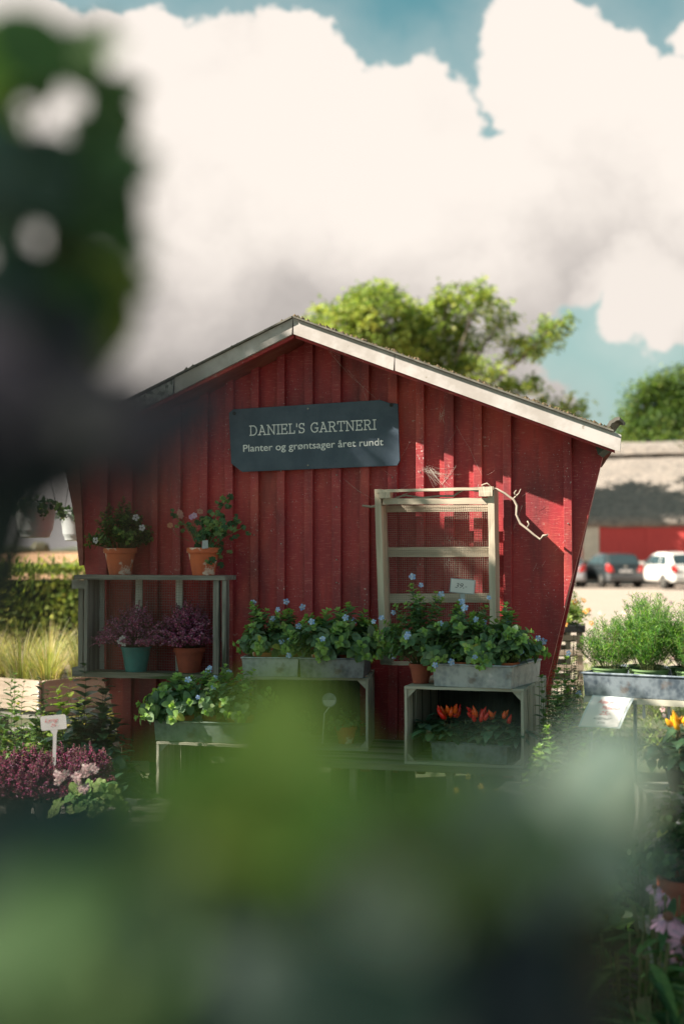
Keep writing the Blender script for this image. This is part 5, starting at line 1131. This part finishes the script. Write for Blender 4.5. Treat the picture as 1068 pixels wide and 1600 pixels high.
car('dark grey hatchback seen from behind, middle of the three cars', (pcx.x, 59.0, -.22), R(90+9), 'car_dark')
car('white hatchback cut by the right edge of the picture', (P(1078, 918, 57).x, 57.0, -.22), R(90+14), 'car_white', H=1.5, hatch=.45)
car('silver white car mostly hidden behind the shed corner', (P(884, 918, 59.5).x, 59.5, -.22), R(90-4), 'car_silver', H=1.44)
# ------------------------------------------------------------------ trees
def tree(name, label, base, blobs, seed, nclump, per, ls, cols, mat='far', trunk_r=.3, fork=.35, group=None, clr=.55, spread=.35):
    t = thing(name, label, 'tree', base, 0, group); r = random.Random(seed); lf = MB(); lb = MB(); B = V(base)
    zlow = min(b[0][2]-b[1]*.7 for b in blobs)-B.z; fk = V((0, 0, max(1.0, zlow*.8)))
    mb = MB(); mb.tube([V((0, 0, 0)), V((0, 0, .4)), V((.05, 0, fk.z*.5)), fk], [trunk_r*1.5, trunk_r*1.1, trunk_r, trunk_r*.85], 12); mb.build('trunk', MT['bark'], t, smooth=True)
    vol = sum(b[1]**2 for b in blobs)
    for c, rad, *rest in blobs:
        c = V(c)-B; mid = fk.lerp(c, .5)+V((g(r, -1, 1), g(r, -1, 1), g(r, 0, 1)))*rad*.25
        lb.tube([fk, fk.lerp(mid, .5)+V((0, 0, .1*rad)), mid, c], [trunk_r*.55, trunk_r*.4, trunk_r*.28, trunk_r*.14], 7)
        k = int(nclump*rad**2/vol)*(rest[0] if rest else 1)
        for i in range(int(k)):
            d = V((r.gauss(0, 1), r.gauss(0, 1), r.gauss(0, 1))).normalized(); q = c+d*rad*(r.random()**.35)
            if i % 5 == 0: lb.tube([c.lerp(mid, r.random()*.5), (c+q)/2+V((0, 0, -.05*rad)), q], [trunk_r*.13, trunk_r*.08, trunk_r*.03], 4)
            cc = r.choice(cols)
            for j in range(per):
                p = q+V((r.gauss(0, 1), r.gauss(0, 1), r.gauss(0, .7)))*spread; dd = V((g(r, -1, 1), g(r, -1, 1), g(r, -.9, .4)))
                lf.leaf2(p, dd, V((g(r, -.6, .6), g(r, -.6, .6), 1)), ls*g(r, .7, 1.2), ls*.8*g(r, .7, 1.1), vary(r, cc, .22))
    lf.build('crown', MT[mat], t); lb.build('limbs', MT['bark'], t, smooth=True); return t
def blob(px, py, rpx, Y, dy=0, d=1): p = P(px, py, Y+dy); return ((p.x, p.y, p.z), rpx/F*Y, d)
YT = 64.2
tree('maple_tree', 'big yellow green maple rising behind the shed roof', (P(655, 800, YT).x, YT, 0),
     [blob(*a) for a in ((655, 505, 34, YT), (650, 545, 50, YT), (545, 520, 55, YT), (505, 505, 30, YT, 1), (590, 500, 60, YT, -1), (640, 560, 60, YT), (585, 570, 55, YT, 1), (560, 480, 28, YT), (610, 468, 26, YT, 1), (700, 500, 42, YT, 1, .8), (745, 470, 34, YT, -1, .7), (700, 465, 26, YT, 0, .7), (720, 540, 42, YT, 1, .8), (780, 500, 30, YT, 0, .55), (690, 590, 42, YT), (750, 590, 36, YT, -1, .7), (800, 545, 26, YT, 0, .5), (858, 522, 28, YT, 1, .8), (835, 545, 24, YT, -1, .7), (800, 615, 30, YT, 0, .8), (860, 635, 22, YT, 1, .8), (893, 640, 22, YT, 0, .8), (835, 600, 18, YT, 0, .6), (875, 500, 14, YT, 0, .6))],
     301, 1500, 14, .27, [(.30, .36, .085), (.38, .43, .11), (.20, .27, .07), (.12, .17, .045)], trunk_r=.22, spread=.19)
YR = 84.0
tree('oak_tree', 'rounded green tree behind the barn at the right edge', (P(1040, 800, YR).x, YR, 0),
     [blob(*a) for a in ((1040, 640, 45, YR), (1000, 665, 38, YR, 1), (1075, 650, 50, YR), (1030, 605, 30, YR), (1060, 600, 30, YR, 1), (1000, 620, 24, YR), (985, 685, 30, YR), (1030, 690, 50, YR, -1), (1090, 610, 35, YR), (985, 655, 18, YR))],
     302, 1100, 13, .25, [(.09, .15, .04), (.13, .20, .05), (.18, .24, .06), (.05, .09, .03)], trunk_r=.4, spread=.28)
tree('young_tree', 'small pale tree partly cut off at the right edge above the barn', (P(1120, 800, 66).x, 66, 0), [blob(1120, 650, 30, 66), blob(1095, 690, 25, 66), blob(1140, 690, 40, 66)], 303, 240, 12, .2, [(.22, .28, .07), (.16, .22, .06)], trunk_r=.15, spread=.25)
# unseen trees added at left, crowns shaped to shade the shed and tables
def shade_pt(l, t): q = toW(l); return q+V((-2.2, -.41, 2.0))*t
sb = []
for (u, z, rr, t_) in ((-1.15, 2.25, .50, 2.0), (-.66, 2.10, .43, 1.85), (-.24, 1.74, .38, 1.8), (1.7, -.1, .38, 1.9), (2.3, -.75, .42, 2.0), (1.25, -.1, .4, 1.9), (2.0, -.95, .45, 2.0), (1.2, .3, .33, 1.8), (-1.1, 1.45, .62, 1.9), (-.4, 1.25, .55, 1.8), (.0, .85, .55, 1.75), (.55, .62, .45, 1.75), (.98, .50, .35, 1.8), (-.9, .7, .6, 1.9), (-.2, .35, .55, 1.8), (.5, .1, .5, 1.8), (-.1, 1.40, .32, 1.8)):
    q = shade_pt((u, 0, z), t_+.25); sb.append(((q.x, q.y, q.z), rr, 1))
tree('shed_shade_tree', 'spreading unseen tree added left of the shed to shade its front', (-6.4, 5.6, 0), sb, 311, 900, 16, .10, [(.06, .12, .03), (.09, .16, .04)], mat='far', trunk_r=.13, spread=.12)
sb = [((-3.6-.0+a*1.0, b, 4.3+c), r_, 1) for a, b, c, r_ in ((0, 3.6, 0, .9), (-.9, 2.6, .3, 1.0), (-.2, 1.4, 0, 1.0), (-1.2, .4, .2, 1.1), (-.1, -.2, -.3, .9), (-.9, -1.3, .3, 1.0), (.4, 2.6, .4, .7), (.3, .7, .5, .8), (-1.8, 1.6, .5, 1.0))]
tree('front_shade_tree', 'leafy unseen tree added to shade near leaves and plant tables from the left', (-4.6, 1.4, 0), sb, 312, 1000, 16, .12, [(.06, .12, .03), (.09, .16, .04)], mat='far', trunk_r=.14, spread=.14)
# ------------------------------------------------------------------ pallet rack and marigolds right of the shed
def rack():
    Y = 9.6; a = P(868, 985, Y); b = P(905, 985, Y); t = thing('pallet_rack', 'pale wooden pallet rack with black top tray right of the shed corner', 'rack', (b.x, Y, 0)); z1 = P(900, 988, Y).z
    for x in (0, -.75):
        for y in (0, .5):
            mb = MB(); mb.beam((x, y, 0), (x, y, z1), .035, .035, (1, 0, 0), rw, .001, 4); mb.build('post', MT['planter'], t)
    for k in range(4):
        z = z1-.02-.10*k-.015
        for y in (-.027, .527):
            mb = MB(); mb.beam((-.77, y, z), (.02, y, z), .018, .034, (0, 1, 0), rw, .001, 5); mb.build('slat', MT['planter'], t)
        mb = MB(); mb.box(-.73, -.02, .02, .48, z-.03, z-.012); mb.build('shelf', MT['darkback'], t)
    mb = MB(); mb.box(-.78, .03, -.05, .56, z1+.0005, z1+.05); mb.build('top_tray', MT['darkpot'], t, bevel=.005); return a, b, z1, Y
ra_, rb_, rz1, rY = rack()
for k, (px, dy, h, sp) in enumerate(((866, .15, .22, .16), (892, .3, .26, .15), (915, .5, .28, .16), (885, .1, .20, .14))):
    p = P(px, 960, rY+dy); x = min(p.x, rb_.x-.02)
    t = ground_plant('marigold_plant', 'green plant with orange blossoms on the black rack top, '+['half behind the shed corner', 'second from the shed corner', 'at the right end', 'in front'][k], 'plant', (x, rY+dy, rz1+.052), 320+k, 20, h, sp, .035, .018, [(.16, .24, .06), (.24, .30, .08)], fl=4, fcols=[(.80, .30, .06), (.80, .45, .12)], fr=.022, group='marigolds on the pallet rack')
for k, (px, Y, h, wd) in enumerate(((935, 10.5, .95, .25), (960, 11.5, .9, .3), (905, 12.5, .95, .3), (1000, 11.8, .85, .3), (1045, 11.5, .95, .35), (980, 9.4, .78, .25), (930, 8.6, .72, .2), (1070, 10.2, .8, .3))):
    ground_plant('garden_perennial', 'tall sunlit perennial between the ferns and the parked cars, '+['left of the tallest fern tip', 'behind the fern gap', 'beside the rack', 'under the dark hatchback', 'under the white hatchback', 'low, behind the front ferns', 'low, right of the rack', 'at the right edge'][k], 'plant', at(px, 960, Y), 330+k, 22, h, wd, .06, .014, [(.22, .28, .10), (.30, .34, .14), (.16, .22, .08)], fl=6, fcols=[(.70, .45, .45), (.75, .6, .55)], fr=.02, group='perennials beyond the ferns', base_r=.1, step=.05)
# ------------------------------------------------------------------ out-of-focus foliage right before the camera
CLR = dict(bright=(.28, .40, .09), mid=(.11, .19, .07), olive=(.19, .25, .07), teal=(.065, .11, .095), pale=(.58, .64, .54), white=(.85, .85, .74), plum=(.065, .055, .075), black=(.03, .036, .042), grey=(.26, .33, .29), forest=(.07, .13, .05))
def near_shrub(name, label, base, clusters, seed, ll=.052, lw=.032):
    t = thing(name, label, 'shrub', base); r = random.Random(seed); lf = MB(); st = MB(); B = V(base)
    for (px, py, Y, rx, ry, n, col) in clusters:
        c = P(px, py, Y); r0 = B+V((g(r, -.03, .03), g(r, -.03, .03), 0)); m1 = V(((c.x*.65+B.x*.35), (c.y*.7+B.y*.3), c.z*.62+B.z*.38)); e = c-B
        st.tube([r0-B, (r0-B).lerp(m1-B, .5), m1-B, e], [.004, .0035, .0028, .0018], 6)
        for i in range(n):
            a = g(r, 0, 6.28); k = math.sqrt(r.random()); y = Y*(1+g(r, -.10, .12)); q = P(px+rx*k*math.cos(a), py+ry*k*math.sin(a), y)-B
            d = V((math.cos(a)*.8+g(r, -.6, .6), g(r, -.6, .5), -math.sin(a)*.6+g(r, -.4, .6))); s = g(r, .7, 1.15); up = V((g(r, -.8, .8), -1+g(r, -.3, .3), g(r, .0, 1.2)))
            lf.leaf(q-d.normalized()*ll*s*.45, d, up, ll*s, lw*s, g(r, .1, .5), .2, vary(r, CLR[col], .22))
            if i % 3 == 0: st.tube([e.lerp(q, .1), e.lerp(q, .6)+V((0, 0, .002)), q-d.normalized()*ll*s*.4], .0010, 4)
    lf.build('foliage', MT['near'], t, smooth=True); st.build('twigs', MT['woodstem'], t); return t
near_shrub('shrub_branch', 'dark green blurred twigs hanging in at the upper left', (-.62, .72, 0),
   [(10, 130, .75, 45, 70, 9, 'bright'), (90, 78, .72, 70, 16, 9, 'forest'), (172, 160, .74, 10, 45, 5, 'forest'), (10, 230, .70, 50, 60, 10, 'teal'), (110, 275, .72, 75, 28, 14, 'forest'), (30, 315, .70, 70, 30, 9, 'teal'), (150, 350, .72, 45, 40, 9, 'forest'), (25, 460, .70, 60, 35, 10, 'teal'), (110, 450, .72, 80, 28, 14, 'forest'), (170, 480, .74, 28, 40, 9, 'olive'), (120, 400, .74, 16, 30, 3, 'olive'), (165, 250, .76, 18, 50, 6, 'forest'), (60, 510, .7, 70, 30, 10, 'black')], 401, .044, .034)
near_shrub('dark_leaved_shrub', 'dark plum leaved blurred shrub filling the left edge', (-.44, .50, 0),
   [(20, 560, .48, 70, 40, 12, 'black'), (20, 630, .46, 110, 60, 22, 'plum'), (100, 640, .46, 70, 40, 14, 'plum'), (160, 672, .46, 60, 28, 8, 'plum'), (-10, 720, .45, 55, 60, 12, 'black'), (60, 695, .46, 70, 16, 10, 'black'), (225, 680, .48, 60, 30, 3, 'plum'), (-22, 800, .45, 30, 60, 6, 'black'), (290, 665, .44, 40, 20, 1, 'plum')], 402, .044, .032)
near_shrub('green_leafed_shrub', 'bright green blurred leaves right before the camera across the lower middle', (-.02, .36, 0),
   [(410, 1215, .40, 80, 40, 3, 'bright'), (350, 1290, .38, 80, 45, 5, 'bright'), (500, 1265, .40, 60, 45, 3, 'bright'), (610, 1325, .40, 90, 40, 4, 'olive'), (355, 1400, .38, 50, 40, 3, 'olive'), (750, 1325, .40, 70, 35, 4, 'bright'), (480, 1300, .42, 60, 30, 2, 'pale'), (440, 1345, .42, 70, 35, 3, 'mid'), (575, 1400, .42, 60, 30, 2, 'mid'), (300, 1240, .42, 25, 20, 1, 'bright'), (180, 1450, .40, 50, 40, 3, 'mid')], 403, .048, .036)
near_shrub('low_dark_shrub', 'very dark blurred foliage along the bottom left', (-.16, .40, 0),
   [(30, 1335, .42, 80, 30, 8, 'teal'), (110, 1380, .42, 80, 35, 6, 'teal'), (150, 1430, .40, 100, 45, 7, 'mid'), (40, 1490, .40, 90, 60, 7, 'teal'), (180, 1520, .38, 110, 60, 8, 'mid'), (340, 1575, .38, 100, 40, 4, 'teal'), (120, 1590, .36, 130, 45, 7, 'mid'), (480, 1590, .36, 120, 40, 6, 'teal'), (15, 1310, .44, 40, 20, 2, 'black')], 404, .050, .036)
near_shrub('grey_leaved_shrub', 'grey green blurred leaves at lower right of the centre', (.12, .40, 0),
   [(650, 1435, .40, 80, 40, 4, 'pale'), (620, 1480, .42, 60, 35, 3, 'pale'), (790, 1385, .40, 70, 40, 4, 'grey'), (935, 1245, .46, 24, 40, 3, 'white'), (925, 1310, .42, 40, 25, 2, 'pale'), (860, 1335, .42, 70, 35, 4, 'mid'), (700, 1550, .38, 110, 50, 6, 'grey'), (830, 1480, .40, 65, 55, 5, 'black'), (870, 1410, .40, 45, 40, 3, 'teal'), (820, 1580, .38, 90, 45, 7, 'black'), (950, 1320, .44, 25, 25, 1, 'forest'), (840, 1280, .44, 40, 30, 2, 'mid')], 405, .048, .034)
